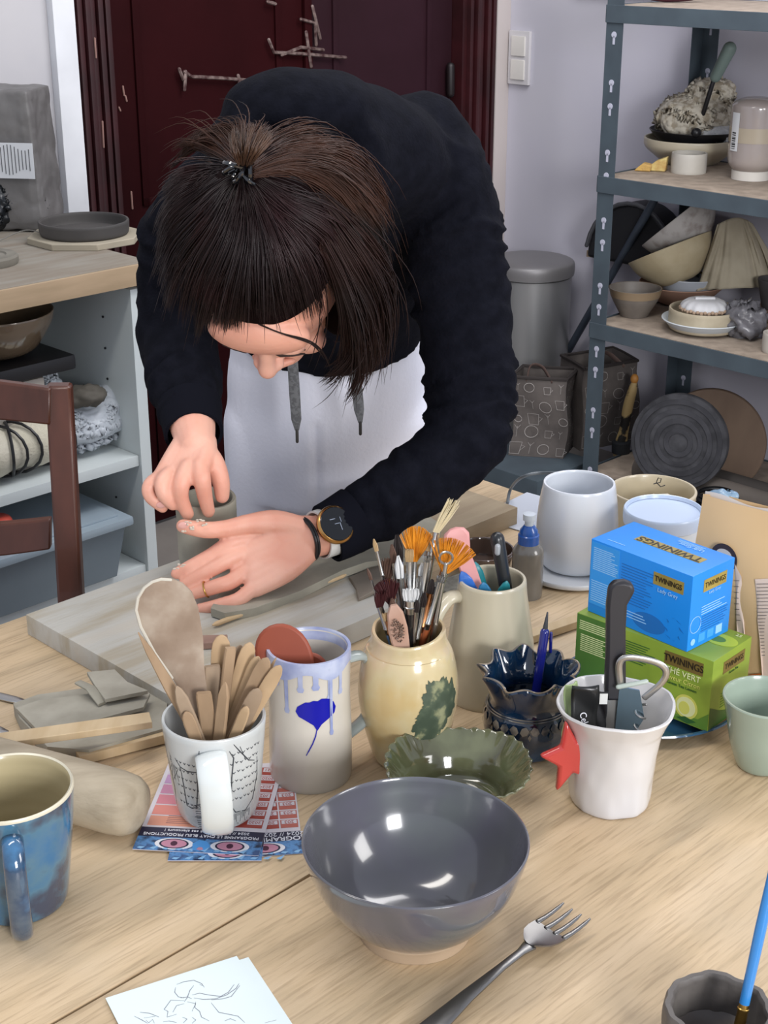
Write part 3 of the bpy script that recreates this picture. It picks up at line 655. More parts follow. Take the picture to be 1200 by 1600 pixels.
rail(808, 856, 0, 0, .035).build('lower_rail', M_ch, ch, world=True, bevel=.003)
sc = Vector((bot.x - .2, bot.y - .17, .45))
G().box(sc, (.42, .40, .03), bev=.012).build('seat', M_ch, ch, world=True)
for dx in (-.17, .17): G().tube([Vector((sc.x + dx, sc.y - .17, 0)), Vector((sc.x + dx, sc.y - .17, .44))], .016, 12, rnd=False).build('front_leg', M_ch, ch, world=True)
# ================================================================== BOARDS ON TABLE
ZB = .775
def abthing(name, label, cat, a, b, z): return thing(name, label, cat, uv(a, b, z), RZ)
g = G(); g.abz(-.1375, .1375, -.19, .19, 0, .0248, .0015)
o = g.build('work_board', M_board, None); o.location = uv(-1.1985, .96, .7502); o.rotation_euler = (0, 0, RZ); tag(o, 'long clay-dusted wooden board under the hands and the clay', 'board')
g = G(); g.abz(-.0875, .0875, -.127, .127, 0, .0248, .0015)
o = g.build('work_board', mat('oak board', 'a6967c', .8, '93826a', 4, stretch=(10, 1, 4), bump=.3, bs=30), None); o.location = uv(-1.2435, 1.2785 , .7502); o.rotation_euler = (0, 0, RZ); tag(o, 'shorter brownish wooden board at the far corner of the table, beneath the elbow', 'board')
# clay slab draped, under the forearm
def blob_outline(pts, th, name, m, z, M=None, bend=None, lab='', cat='clay slab', wob_=.0):
    c = Vector((sum(p.x for p in pts) / len(pts), sum(p.y for p in pts) / len(pts), z))
    g = G(); poly = [(p.x - c.x, p.y - c.y) for p in pts]
    def fn(x, y): return Vector((x, y, (bend(x, y) if bend else 0))), Vector((0, 0, 1))
    patch(poly, fn, '', None, None, .012, 0, g)
    bmesh.ops.recalc_face_normals(g.bm, faces=g.bm.faces)
    fs = list(g.bm.faces)
    if fs[0].normal.z < 0: bmesh.ops.reverse_faces(g.bm, faces=fs)
    r = bmesh.ops.extrude_face_region(g.bm, geom=fs)
    bmesh.ops.translate(g.bm, vec=(0, 0, th), verts=[v for v in r['geom'] if isinstance(v, bmesh.types.BMVert)])
    o = g.build(name, m, None, bevel=.0012, angle=50); o.location = c; return tag(o, lab, cat)
def pp(lst, z): return [at(x, y, z) for x, y in lst]
blob_outline(pp([(352, 925), (450, 880), (560, 815), (640, 800), (690, 830), (672, 880), (610, 888), (572, 893), (535, 905), (470, 935), (400, 962), (352, 972), (330, 965)], ZB), .010, 'clay_slab', M_clay, ZB + .0008, bend=lambda x, y: .0015 * math.sin(x * 30), lab='rolled grey clay slab on the board under the wrist and sleeve')
blob_outline(pp([(545, 905), (580, 893), (625, 889), (600, 925), (560, 940), (556, 922)], ZB), .005, 'clay_offcut', mat('brown clay', '7a7064', .7, '857b6e', 20), ZB + .0008, bend=lambda x, y: .003 * math.sin(x * 60), lab='thin brown clay offcut under the edge of the big slab')
g = G(); slab(g, at(332, 977, ZB + .004), at(540, 897, ZB + .004), [(0, .001), (.03, .003), (.5, .0034), (.97, .004), (1, .002)], .004, (0, 0, 1), lambda t: .0); o = g.build('wooden_modelling_tool', M_stick, None); tag(o, 'thin pale wooden modelling tool lying on the board below the hand', 'modelling tool')
g = G(); g.prism([(0, 0), (.032, .004), (.034, .022), (.002, .02)], .008); o = g.build('terracotta_block', mat('pinkish brown block', '8d6f63', .8, '9c8070', 30), None, bevel=.001); o.location = at(303, 1016, ZB + .0005); tag(o, 'small pinkish brown block on the board behind the wooden spatula', 'block')
for k, ((x0, y0), (x1, y1)) in enumerate((((435, 968), (480, 948)), ((352, 988), (372, 975)))):
    pass
# clay pot being shaped
pc = at(318, 893, ZB) + Vector((.002, .036, .0008))
pc.z = ZB + .0008
t = thing('clay_cylinder', 'unfinished wet grey clay cup being shaped between the hands', 'clay cup', pc)
G().lathe(cupprof(cprof([(.035, 0), (.0362, .01), (.036, .05), (.0365, .078)], 5), .005), 56, None, lambda t, r, z, k: (r * (1 + .012 * math.sin(3 * t + z * 40)), z + (.0015 * math.sin(2 * t) if z > .05 else 0))).build('body', M_clay, t)
# ================================================================== CLAY PIECES LEFT
blob_outline(pp([(22, 1112), (60, 1098), (130, 1088), (240, 1090), (262, 1105), (262, 1150), (140, 1185), (75, 1180), (32, 1135)], .755), .014, 'clay_slab', M_clayd, .7505, lab='grey clay slab on the table under the two pine strips')
blob_outline(pp([(25, 1108), (60, 1096), (150, 1090), (235, 1093), (225, 1115), (120, 1140), (60, 1145)], .768), .004, 'clay_sheet', M_clayd, .7655, bend=lambda x, y: .006 * max(0, math.sin(x * 14 + .6)), lab='thinner grey clay sheet lying over the clay slab')
blob_outline(pp([(137, 1066), (180, 1056), (200, 1075), (232, 1092), (165, 1103), (150, 1085)], .775), .004, 'clay_offcut', M_clayd, .778, bend=lambda x, y: .010 * math.sin(x * 20 - .2) ** 2, lab='curled dark grey clay offcut on top of the clay sheet')
o = G(); slab(o, at(122, 1066, .783), at(160, 1100, .776), [(0, .004), (.5, .005), (1, .005)], .003, (0, 0, 1), lambda t: .006 * math.sin(t * 3.1)); o = o.build('clay_curl', M_clay, None); tag(o, 'narrow curled strip of clay beside the dark offcut', 'clay strip')
def pinestrip(p0, p1, hw, th, lab, name='pine_strip'):
    o = G(); M = frame(p0, p1, (0, 0, 1)); L = (p1 - p0).length; o.box((0, L / 2, th / 2), (hw * 2, L, th), M)
    return tag(o.build(name, mat('pine strip', 'cbb592', .75, 'bda47f', 5, stretch=(12, 2, 4)), None, bevel=.0006), lab, 'wooden strip')
pinestrip(at(-60, 1172, .784), at(236, 1130, .784), .0100, .007, 'upper pale pine strip lying across the clay slab')
pinestrip(at(122, 1192, .7515), at(300, 1146, .7515), .006, .010, 'shorter pine strip on the table behind the mug of wooden tools')
pinestrip(at(825, 1002, .7515), at(985, 948, .7515), .0075, .009, 'grey-beige wooden strip between the pitcher and the tea boxes')
for (x0, y0, x1, y1, lab) in ((-40, 1078, 46, 1099, 'upper steel blade poking in beside the clay slab'), (-40, 1128, 12, 1146, 'lower steel tool end beside the pine strip')):
    g = G(); slab(g, at(x0, y0, .752), at(x1, y1, .752), [(0, .006), (.7, .006), (.95, .004), (1, .001)], .002, (0, 0, 1)); tag(g.build('steel_tool', M_steel, None), lab, 'metal tool')
# rolling pin
t = thing('rolling_pin', 'thick pale wooden rolling pin behind the blue mug', 'rolling pin', at(120, 1250, .75))
q0 = at(-130, 1236, .75) + Vector((0, .028, .0285)); q1 = at(203, 1334, .75) + Vector((0.006, .026, .0285))
ax = (q1 - q0).normalized(); L = (q1 - q0).length
g = G(); pts_ = [q0 + ax * (L * f) for f in (0, .5, .9, .955, .985, 1)]; g.tube(pts_, [.0285, .0285, .0285, .027, .023, .0165], 40, rnd=False)
g.build('body', mat('grained pin wood', 'b2a58f', .7, '9c8f79', 9, stretch=(1.5, 6, 6), c3='aa9d87', bump=.3, bs=60, rot=20), t, world=True)
# ================================================================== LEAFLETS
INK = mat('navy print', '25253f', .4); M_pap = mat('leaflet paper', 'd5d0d6', .4); W_ink = mat('white ink', 'e4e4ea', .5)
def leaflet(px, py, rot, z, lab, full=True, W=.098, H=.148, eyes=(.024,)):
    p = at(px, py, z); t = thing('programme_leaflet', lab, 'leaflet', p, R(rot), 'programme leaflets under the mug')
    G().box((W / 2, H / 2, 0), (W, H, .0005)).build('sheet', M_pap, t, smooth=False)
    def rect(x0, x1, y0, y1, m, nm, zz=.0004):
        G().box(((x0 + x1) / 2, (y0 + y1) / 2, zz), (x1 - x0, y1 - y0, .0001)).build(nm, m, t, smooth=False)
    rect(0, W, 0, .020, mat('print blue', '36527f', .4, '182342', 60, c3='5b8fc4', lo=.4, hi=.6), 'picture_strip')
    rect(0, W, .020, .034, INK, 'title_band', .00042)
    M_ = lambda x, y: Matrix.Translation((x, y, .0006)) @ Matrix.Rotation(R(180), 4, 'Z')
    # eyes
    for ex in eyes:
        g = G(); pts = [(ex + .017 * math.cos(a), .0105 + .0085 * math.sin(a)) for a in [i * math.pi / 12 for i in range(24)]]; g.prism(pts, .0001, Matrix.Translation((0, 0, .0005))); g.build('eye_white', W_ink, t, smooth=False)
        for (rx, ry, m_, zz, nm) in ((.013, .0072, INK, .00062, 'eye_outline'), (.0112, .006, mat('print pink', 'c88ba0', .4), .00074, 'iris'), (.003, .0035, mat('plum print', '4a1f38', .4), .00086, 'pupil')):
            g = G(); g.prism([(ex + rx * math.cos(a), .0105 + ry * math.sin(a)) for a in [i * math.pi / 10 for i in range(20)]], .0001, Matrix.Translation((0, 0, zz))); g.build(nm, m_, t, smooth=False)
    g = G()
    for k in range(9):
        x = .003 + k * .0112; g.prism([(x, .0025), (x + .004, .001), (x + .007, .004 + .002 * (k % 3)), (x + .002, .0045)], .0001, Matrix.Translation((0, 0, .00056)))
    g.build('fur_strokes', mat('light blue print', '86b5dc', .4), t, smooth=False)
    if full == 'grad':
        cols = ['dd9b82', 'd98b80', 'd08490', 'c58aa6', 'bd96bd', 'd8d2e2']
        for k, c_2 in enumerate(cols): rect(.004, W * .55, .037 + k * .017, .052 + k * .017, mat('print ' + c_2, c_2, .4), 'colour_panel')
        rect(0, W * .55, .139, .148, INK, 'corner_block')
        text('PROGRAMME LE CHAT BLEU PRODUCTIONS', .0052, M_(W / 2, .0242), W_ink, t, sx=.98); text('2024 // 2025         et ses alentours !', .0052, M_(W / 2 + .004, .0305), W_ink, t)
        for k in range(7):
            y = .040 + k * .0145; rect(W - .030, W - .004, y, y + .0125, mat('print red 0', 'a4483e', .4), 'date_panel'); rect(W - .018, W - .005, y + .005, y + .0115, M_pap, 'date_field', .00055); text('202%d' % (k % 5), .0055, M_(W - .0115, y + .0083), mat('print red 0', 'a4483e', .4), t)
        g = G(); g.prism([(.052, .002), (.062, .003), (.066, .009), (.062, .016), (.055, .018), (.050, .012)], .0001, Matrix.Translation((0, 0, .00058))); g.build('blue_muzzle', mat('print sky blue', '4f95d6', .4), t, smooth=False); g = G(); g.prism([(.055, .004), (.058, .0025), (.061, .004), (.0595, .007), (.0565, .007)], .0001, Matrix.Translation((0, 0, .0007))); g.build('pink_nose', mat('print nose', 'b9879c', .4), t, smooth=False)
        for k in range(5): rect(.02, .045, .041 + k * .0028, .0416 + k * .0028, mat('print text', '8d6a6a', .5), 'small_print', .0006)
    else:
        text('PROGRAMME', .0085, M_(W * .34 if full == 'b' else W * .7, .0236), W_ink, t, bold=.0001); text('2024 // 2025', .0075, M_(W * .34 if full == 'b' else W * .7, .0305), W_ink, t)
        for k in range(7):
            for c in range(2):
                x = W - .034 + c * .017 if full != 'b' else W - .038 + c * .019; y = .040 + k * .0145
                rect(x, x + .0155, y, y + .0125, mat('print red %d' % c, 'a4483e' if c == 0 else 'b8665a', .4), 'date_panel')
                rect(x + .001, x + .0145, y + .006, y + .0115, M_pap, 'date_field', .00055); text('20%d' % (2 + c), .006, M_(x + .0078, y + .0087), mat('print red 0', 'a4483e', .4), t)
    return t
leaflet(372, 1341, 7, .7506, 'rightmost leaflet under the mug, curving toward the ginkgo cup', 'a', H=.15, W=.056, eyes=(.024,))
leaflet(262, 1345, 0, .7516, 'middle leaflet whose lower edge peeks out under the pink and orange one', 'b', W=.080, eyes=(.05,))
leaflet(207, 1327, -5, .7526, 'topmost leaflet under the mug, with a pink to orange panel', 'grad', W=.110, H=.145, eyes=(.034, .083))
# ================================================================== MUG OF WOODEN TOOLS
MZ = .7534
mc = base(343, 1305, .036, MZ)
wp = [(.026, 0), (.033, .004), (.038, .02), (.042, .06), (.0455, .098)]
t = thing('doodle_mug', 'white mug with black line drawings and a wide white handle, holding wooden tools', 'mug', mc)
pr = cprof(wp, 5)
M_dm = mat('milky glaze', 'c6c8c6', .22, 'bcc0be', 9, coat=.3)
fnw = lambda tt, r, z, k: (r * (1 + .012 * math.sin(2 * tt + 1)), z)
G().lathe(cupprof(pr, .0035), 64, None, None).build('body', M_dm, t)
cf = cyl_fn(pr)
V = []
random.seed(5)
rw = .0455
# petals / fans of lines
def vmarks(x0, x1, z0, z1, n, s):
    for i in range(n):
        x = x0 + (x1 - x0) * random.random(); z = z0 + (z1 - z0) * random.random(); V.append([(x - s, z + s), (x, z), (x + s, z + s * .9)])
for i in range(7):
    for j in range(6):
        x = .020 + i * .0048 + (j % 2) * .002; z = .035 + j * .0095 + .001 * (i % 2); V.append([(x - .0014, z + .0018), (x, z), (x + .0017, z + .0015)])
for i in range(6):
    for j in range(6):
        x = -.036 + i * .0048 + (j % 2) * .002; z = .030 + j * .0085; V.append([(x - .0013, z + .0016), (x, z), (x + .0014, z + .0014)])
V += [[(-.036, .075), (-.030, .068), (-.022, .066), (-.012, .067), (-.006, .070)], [(-.030, .068), (-.029, .05), (-.028, .028), (-.022, .027), (-.014, .030)], [(-.008, .09), (-.012, .07), (-.013, .05), (-.016, .03), (-.020, .004)],
      [(.018, .088), (.022, .080), (.020, .06), (.019, .03), (.024, .022), (.036, .020), (.046, .028), (.052, .05), (.05, .07)], [(.022, .094), (.028, .085), (.038, .072), (.046, .068)], [(.028, .09), (.034, .075)],
      [(-.02, .030), (-.012, .033), (-.004, .031)], [(-.02, .018), (-.01, .019), (-.002, .017)], [(-.058, .08), (-.05, .06), (-.046, .04), (-.05, .02)], [(-.046, .07), (-.03, .066)], [(-.044, .05), (-.034, .064)]]
for k in range(9):
    a = R(200 + k * 18 - 60); V.append([(-.040 + .004 * math.cos(a), .070 + .004 * math.sin(a)), (-.040 + .020 * math.cos(a), .070 + .020 * math.sin(a))])
for k in range(10): V.append([(-.018 + .0, .004 + k * .0026), (-.008, .0045 + k * .0027)])
for k in range(14): V.append([(.020 + k * .0017, .0205), (.0205 + k * .0017, .010 + .004 * math.sin(k))])
ribbons(V, .00115, lambda x, z: cf(x, max(.002, min(.096, z))), 'line_drawing', mat('black underglaze', '3c4046', .4), t, .0003)
# handle: wide flat strap toward the camera
hp = [(0, -.038, .083), (.003, -.052, .088), (.006, -.066, .080), (.008, -.071, .060), (.008, -.068, .035), (.006, -.056, .018), (.003, -.036, .016)]
q = smoothpath(hp, 5)
G().tube([Vector(p) for p in q], .0135, 20, .28, up=(0, -.5, 1), rnd=False).build('handle', mat('bright glaze', 'd3d8d6', .12, coat=.5), t)
bpy.data.objects[-1] if False else None
# wooden tools in the mug
def inmug(mc, ang, r, z): return mc + Vector((r * math.cos(R(ang)), r * math.sin(R(ang)), z))
M_tool = [mat('tool wood a', 'a58a6c', .7, '947a5e', 20, stretch=(3, 3, 1)), mat('tool wood b', 'b89c79', .7, 'a88c6a', 20), mat('tool wood c', '8f7a63', .75, '9d8871', 25)]
tools = [ # top px, depth offset from mug centre, half width, shape, lab, matidx
    (216, 988, -.010, .0052, 'point', 'long pointed wooden tool leaning leftmost in the doodle mug', 0),
    (346, 992, .022, .0085, 'round', 'broad rounded wooden stick standing highest behind the others in the doodle mug', 1),
    (331, 1040, .012, .0075, 'flat', 'grey-brown flat stick right of the big spatula', 2),
    (360, 1012, .010, .005, 'flat', 'thin square-ended stick beside the broad rounded one', 0),
    (376, 1008, .026, .006, 'round', 'narrow grey rounded stick at the back of the doodle mug', 2),
    (391, 1004, .018, .0075, 'round', 'rounded lolly stick fourth from the right edge of the doodle mug', 1),
    (404, 1026, .008, .0065, 'round', 'pale lolly stick leaning right behind the front ones', 1),
    (418, 1028, .0, .0068, 'round', 'thin-edged lolly stick fanned to the right in the doodle mug', 0),
    (432, 1027, .012, .004, 'point', 'orange-tipped narrow stick at the far right of the doodle mug', 0),
    (438, 1040, -.006, .0062, 'round', 'rightmost wooden stick leaning out over the ginkgo cup', 1),
    (404, 1076, -.012, .0072, 'round', 'short stick with a wide round end at the right of the doodle mug', 2),
    (352, 1066, -.020, .0055, 'bevel', 'slant-tipped wooden knife at the front middle of the doodle mug', 0),
    (318, 1082, -.012, .0068, 'flat', 'blunt wooden stick leaning left just below the spatula handle', 0),
    (386, 1104, -.022, .0048, 'round', 'shortest round-ended stick at the front right of the doodle mug', 1),
    (276, 1072, -.022, .0062, 'bevel', 'wooden wedge-ended tool left of the spatula handle', 2),
    (290, 1112, -.026, .0055, 'round', 'low rounded wooden tool at the front left rim of the doodle mug', 0),
]
SHP = {'round': [(0, .8), (.6, 1), (.9, 1), (.955, .85), (.985, .55), (1, .15)], 'flat': [(0, .8), (.6, 1), (.97, 1), (1, .9)], 'point': [(0, .7), (.4, 1), (.7, 1), (.9, .6), (1, .1)], 'bevel': [(0, .8), (.75, 1), (.9, .9), (.97, .5), (1, .12)]}
for (px, py, dd, hw, sh_, lab, mi) in tools:
    top = atd(px, py, mc.y + dd)
    dx = top.x - mc.x; bp_ = mc + Vector((max(-.02, min(.02, -dx * .35)), max(-.02, min(.02, dd * .6)), .008))
    # keep the shaft inside the rim where it crosses it
    zr = mc.z + .098; f = (zr - bp_.z) / (top.z - bp_.z); cr = bp_.lerp(top, f); dv = Vector((cr.x - mc.x, cr.y - mc.y, 0)); lim = .0405 - hw * .35
    if dv.length > lim:
        cr2 = Vector((mc.x, mc.y, zr)) + dv.normalized() * lim; bp_ = top + (cr2 - top) * ((top.z - bp_.z) / (top.z - zr))
        hv = Vector((bp_.x - mc.x, bp_.y - mc.y, 0)); 
        if hv.length > .029: bp_ = Vector((mc.x, mc.y, bp_.z)) + hv.normalized() * .029
    g = G(); slab(g, bp_, top, [(t_, h_ * hw) for t_, h_ in SHP[sh_]], .0028 if sh_ == 'round' else .0045, (random.uniform(-.5, .5), -1, .3)); o = g.build('wooden_stick', M_tool[mi], None, angle=30); tag(o, lab, 'modelling tool', 'wooden tools in the doodle mug')
sp = thing('wooden_spatula', 'big clay-stained wooden spatula with a rounded blade standing in the doodle mug', 'spatula', mc + Vector((0, 0, .01)))
top = atd(245, 905, mc.y + .004); b0 = mc + Vector((.012, .004, .008)); L = (top - b0).length
g = G(); slab(g, b0, top, [(0, .008), (.42, .0095), (.50, .0105), (.60, .0145), (.72, .0215), (.84, .0255), (.91, .0245), (.955, .0195), (.985, .012), (.997, .005), (1, .002)], .006, (.1, -1, .35)); g.build('blade_and_handle', mat('stained spatula', '85715f', .8, 'aa9b8a', 24, c3='93806e', bump=.3, bs=60), sp, world=True)
M_ = frame(b0, top, (.1, -1, .35))
g = G(); prs = [(t_, h_) for t_, h_ in ((.60, .0145), (.72, .0215), (.84, .0255), (.91, .0245), (.955, .0195), (.985, .012), (.998, .004))]
g.tube([M_ @ Vector((-h_, t_ * L, .0022)) for t_, h_ in prs] + [M_ @ Vector((h_ * .9, t_ * L, .0022)) for t_, h_ in reversed(prs[5:])], .0014, 6); g.build('dried_clay_edge', mat('dry slip', 'c2bcae', .9), sp, world=True)
# ================================================================== GINKGO CUP
gc = base(487, 1240, .036)
t = thing('ginkgo_cup', 'tall white mug with a blue ginkgo leaf and lilac glaze drips', 'mug', gc)
pr = cprof([(.036, 0), (.0385, .005), (.0385, .05), (.0375, .09), (.0385, .132)], 5)
G().lathe(cupprof(pr, .0035), 64).build('body', mat('cream speckle glaze', 'c9c3b8', .25, 'bfb9ad', 14, coat=.3), t)
cf = cyl_fn(pr)
M_lil = mat('lilac glaze', '7f8ab8', .2, 'b4bbd0', 26, coat=.4)
G().lathe([(.0388, .124), (.0389, .132), (.0385, .1342), (.0358, .1342), (.0348, .131), (.0345, .10)], 64, None, lambda t, r, z, k: (r, z - (.004 * (1 + math.sin(5 * t)) if k == 0 else 0)), cap0=False, cap1=False).build('rim_glaze', M_lil, t)
for (x, z0, w_) in ((-.020, .085, .003), (-.006, .108, .0035), (.008, .110, .004), (.0215, .098, .003), (.0225, .062, .0022), (-.031, .11, .003), (.034, .1, .003)):
    patch([(x - w_ * .7, .128), (x - w_ * .6, z0 + .004), (x - w_, z0 + .001), (x - w_ * .6, z0 - .002), (x + w_ * .6, z0 - .002), (x + w_, z0 + .001), (x + w_ * .6, z0 + .004), (x + w_ * .7, .128)], cf, 'glaze_drip', M_lil, t, .002, .0005)
lf = [(0, -.001), (-.003, .005), (-.009, .0095), (-.0155, .0135), (-.0182, .0185), (-.0165, .0235), (-.0125, .0265), (-.0095, .0285), (-.006, .0285), (-.0025, .0300), (.001, .0292), (.0045, .0312), (.0085, .0305), (.0125, .0290), (.0158, .0250), (.0178, .0195), (.0165, .0140), (.0105, .0095), (.004, .005)]
patch([(x * 1.08 + .0085, z * 1.0 + .068) for x, z in lf], cf, 'ginkgo_leaf', mat('cobalt', '10149a', .3), t, .003, .0006)
ribbons([[(.0085, .070), (.007, .062), (.004, .054), (.0005, .047), (-.002, .042)]], .0011, cf, 'leaf_stalk', mat('cobalt', '10149a', .3), t, .0006)
q = smoothpath([(.034, .012, .115), (.050, .02, .112), (.056, .022, .085), (.052, .02, .05), (.035, .013, .035)], 5); G().tube([Vector(p) for p in q], .008, 14, .5, rnd=False).build('handle', mat('pale blue grey glaze', '98a09c', .25, coat=.3), t)
# terracotta ribs in it
def rib(px, py, dz, rx, rz_, lab, rotx):
    c = atd(px, py, gc.y + dz); g = G(); pts = []
    for i in range(28):
        a = 2 * math.pi * i / 28; pts.append((rx * math.cos(a) * (1 + .12 * math.sin(a)), rz_ * math.sin(a)))
    M = Matrix.Rotation(R(78), 4, 'X') @ Matrix.Rotation(R(rotx), 4, 'Z'); g.prism(pts, .006, M); o = g.build('terracotta_rib', mat('terracotta rubber', '8f4229', .5, '7f3925', 10), None, bevel=.0025); o.location = c; tag(o, lab, 'potter rib', 'terracotta ribs in the ginkgo cup')
rib(447, 1028, -.004, .0250, .034, 'larger terracotta rib leaning left out of the ginkgo cup', 25)
rib(482, 1052, .004, .018, .021, 'smaller pinkish terracotta rib low inside the ginkgo cup', -10)
# ================================================================== YELLOW VASE + BRUSHES
yc = base(637, 1206, .028)
t = thing('yellow_vase', 'bulbous cream-yellow vase with a green blotch, full of brushes', 'vase', yc)
pr = cprof([(.029, 0), (.034, .006), (.043, .04), (.0475, .075), (.043, .108), (.036, .126), (.0345, .137)], 6)
G().lathe(cupprof(pr, .004), 72, None, lambda t, r, z, k: (r, z - (.006 * max(0, math.cos(t + 1.9)) if z > .12 else 0))).build('body', mat('honey cream glaze', 'c4ab78', .18, 'c8ab8c', 16, coat=.6, c3='c7b78e'), t)
cf = cyl_fn(pr)
random.seed(21)
bl = []
for i in range(110):
    a = 2 * math.pi * i / 110; q_ = Vector((math.cos(a), math.sin(a), 3)); r = 1.12 + .42 * noise.noise(q_ * 1.7) + .22 * noise.noise(q_ * 5) + .16 * noise.noise(q_ * 13)
    bl.append((.028 + .0205 * r * math.cos(a) + .005 * math.sin(a), .070 + .028 * r * math.sin(a)))
patch(bl, cf, 'green_blotch', mat('mottled green', '414d3e', .4, '8d8f6c', 70, c3='4b5746', lo=.42, hi=.66), t, .004, .0006)
def brushset(px, py, dd, kind, w_, bc, fc, hc, lab, blen=.022, flen=.03, name='paint_brush', vc=None, vh=.128, lim=.029, ang=None):
    vc = yc if vc is None else vc
    top = atd(px, py, vc.y + dd); dx = top.x - vc.x
    bp_ = vc + Vector((max(-.018, min(.018, -dx * .5)), max(-.018, min(.018, -dd * .5)), .010))
    zr = vc.z + vh; f = (zr - bp_.z) / (top.z - bp_.z); cr = bp_.lerp(top, f); dv = Vector((cr.x - vc.x, cr.y - vc.y, 0)); lm = lim - w_ * .25
    if dv.length > lm:
        cr2 = Vector((vc.x, vc.y, zr)) + dv.normalized() * lm; bp_ = top + (cr2 - top) * ((top.z - bp_.z) / (top.z - zr))
    t = thing(name, lab, 'brush', bp_, 0, 'paint brushes in the yellow vase'); ax = (top - bp_).normalized(); L = (top - bp_).length
    f0 = top - ax * blen; f1 = f0 - ax * flen
    fw = w_ * (.55 if kind in ('fan',) else .9)
    g = G(); g.tube([bp_, bp_.lerp(f1, .5), f1 - ax * .002, f1], [fw * .6, fw * 1.05, fw * .9, fw * .85], 12); g.build('handle', hc, t, world=True)
    g = G(); g.tube([f1 - ax * .001, f1 + ax * .004, f1 + ax * .0045, f1 + ax * .006, f1 + ax * .0065, f0], [fw * .95, fw * .95, fw * 1.08, fw * 1.08, fw * .95, fw * 1.0], 14, [1, 1, 1, 1, 1, .7 if kind != 'round' else 1], rnd=False, up=(0, -1, .2)); g.build('ferrule', fc, t, world=True)
    random.seed(int(px * 7 + py)); g = G(); M = frame(f0, top, (0, -1, .25))
    n = 90 if kind == 'fan' else 60
    for i in range(n):
        s_ = random.uniform(-1, 1); q_ = random.uniform(-1, 1)
        if kind == 'fan': e = Vector((s_ * w_ * 3.6, blen * (1 - .28 * s_ * s_), q_ * .0012)); st_ = Vector((s_ * fw * .8, 0, q_ * .001))
        elif kind == 'flat': e = Vector((s_ * w_ * 1.1, blen * random.uniform(.93, 1), q_ * .0015)); st_ = Vector((s_ * w_ * .9, 0, q_ * .0015))
        elif kind == 'splay': e = Vector((s_ * w_ * 1.8 + blen * .3, blen * random.uniform(.8, 1), q_ * .003)); st_ = Vector((s_ * w_ * .8, 0, q_ * .0015))
        else: e = Vector((s_ * w_ * .3, blen * random.uniform(.85, 1), q_ * w_ * .3)); st_ = Vector((s_ * w_ * .75, 0, q_ * w_ * .6))
        mid = st_.lerp(e, .55) + Vector((s_ * w_ * (.35 if kind == 'round' else .1), 0, q_ * w_ * (.3 if kind == 'round' else 0)))
        g.tube([M @ st_, M @ mid, M @ e], [.0006, .0007, .00025], 4, rnd=False)
    g.build('bristles', bc, t, world=True); return t
Bk = mat('black bristle', '2a2220', .6); Or = mat('orange nylon', 'd08722', .4, 'b86f1c', 80); Br = mat('brown bristle', '5a4236', .6); Cr = mat('cream bristle', 'cdbf9c', .7); Mr = mat('maroon bristle', '3a1214', .6); Wh = mat('white bristle', 'cfd0cf', .5)
Al = mat('aluminium', 'b6b6b4', .25, metal=1); Cu = mat('copper ferrule', 'b07a52', .3, metal=1); H1 = mat('black lacquer', '18181a', .2, coat=.5); H2 = mat('blue lacquer', '6c8fb8', .25, coat=.4); H3 = mat('yellow lacquer', 'c89c3a', .3); H4 = mat('raw handle', 'ab9069', .6); H5 = mat('red brown lacquer', '8b4a2a', .3, coat=.3)
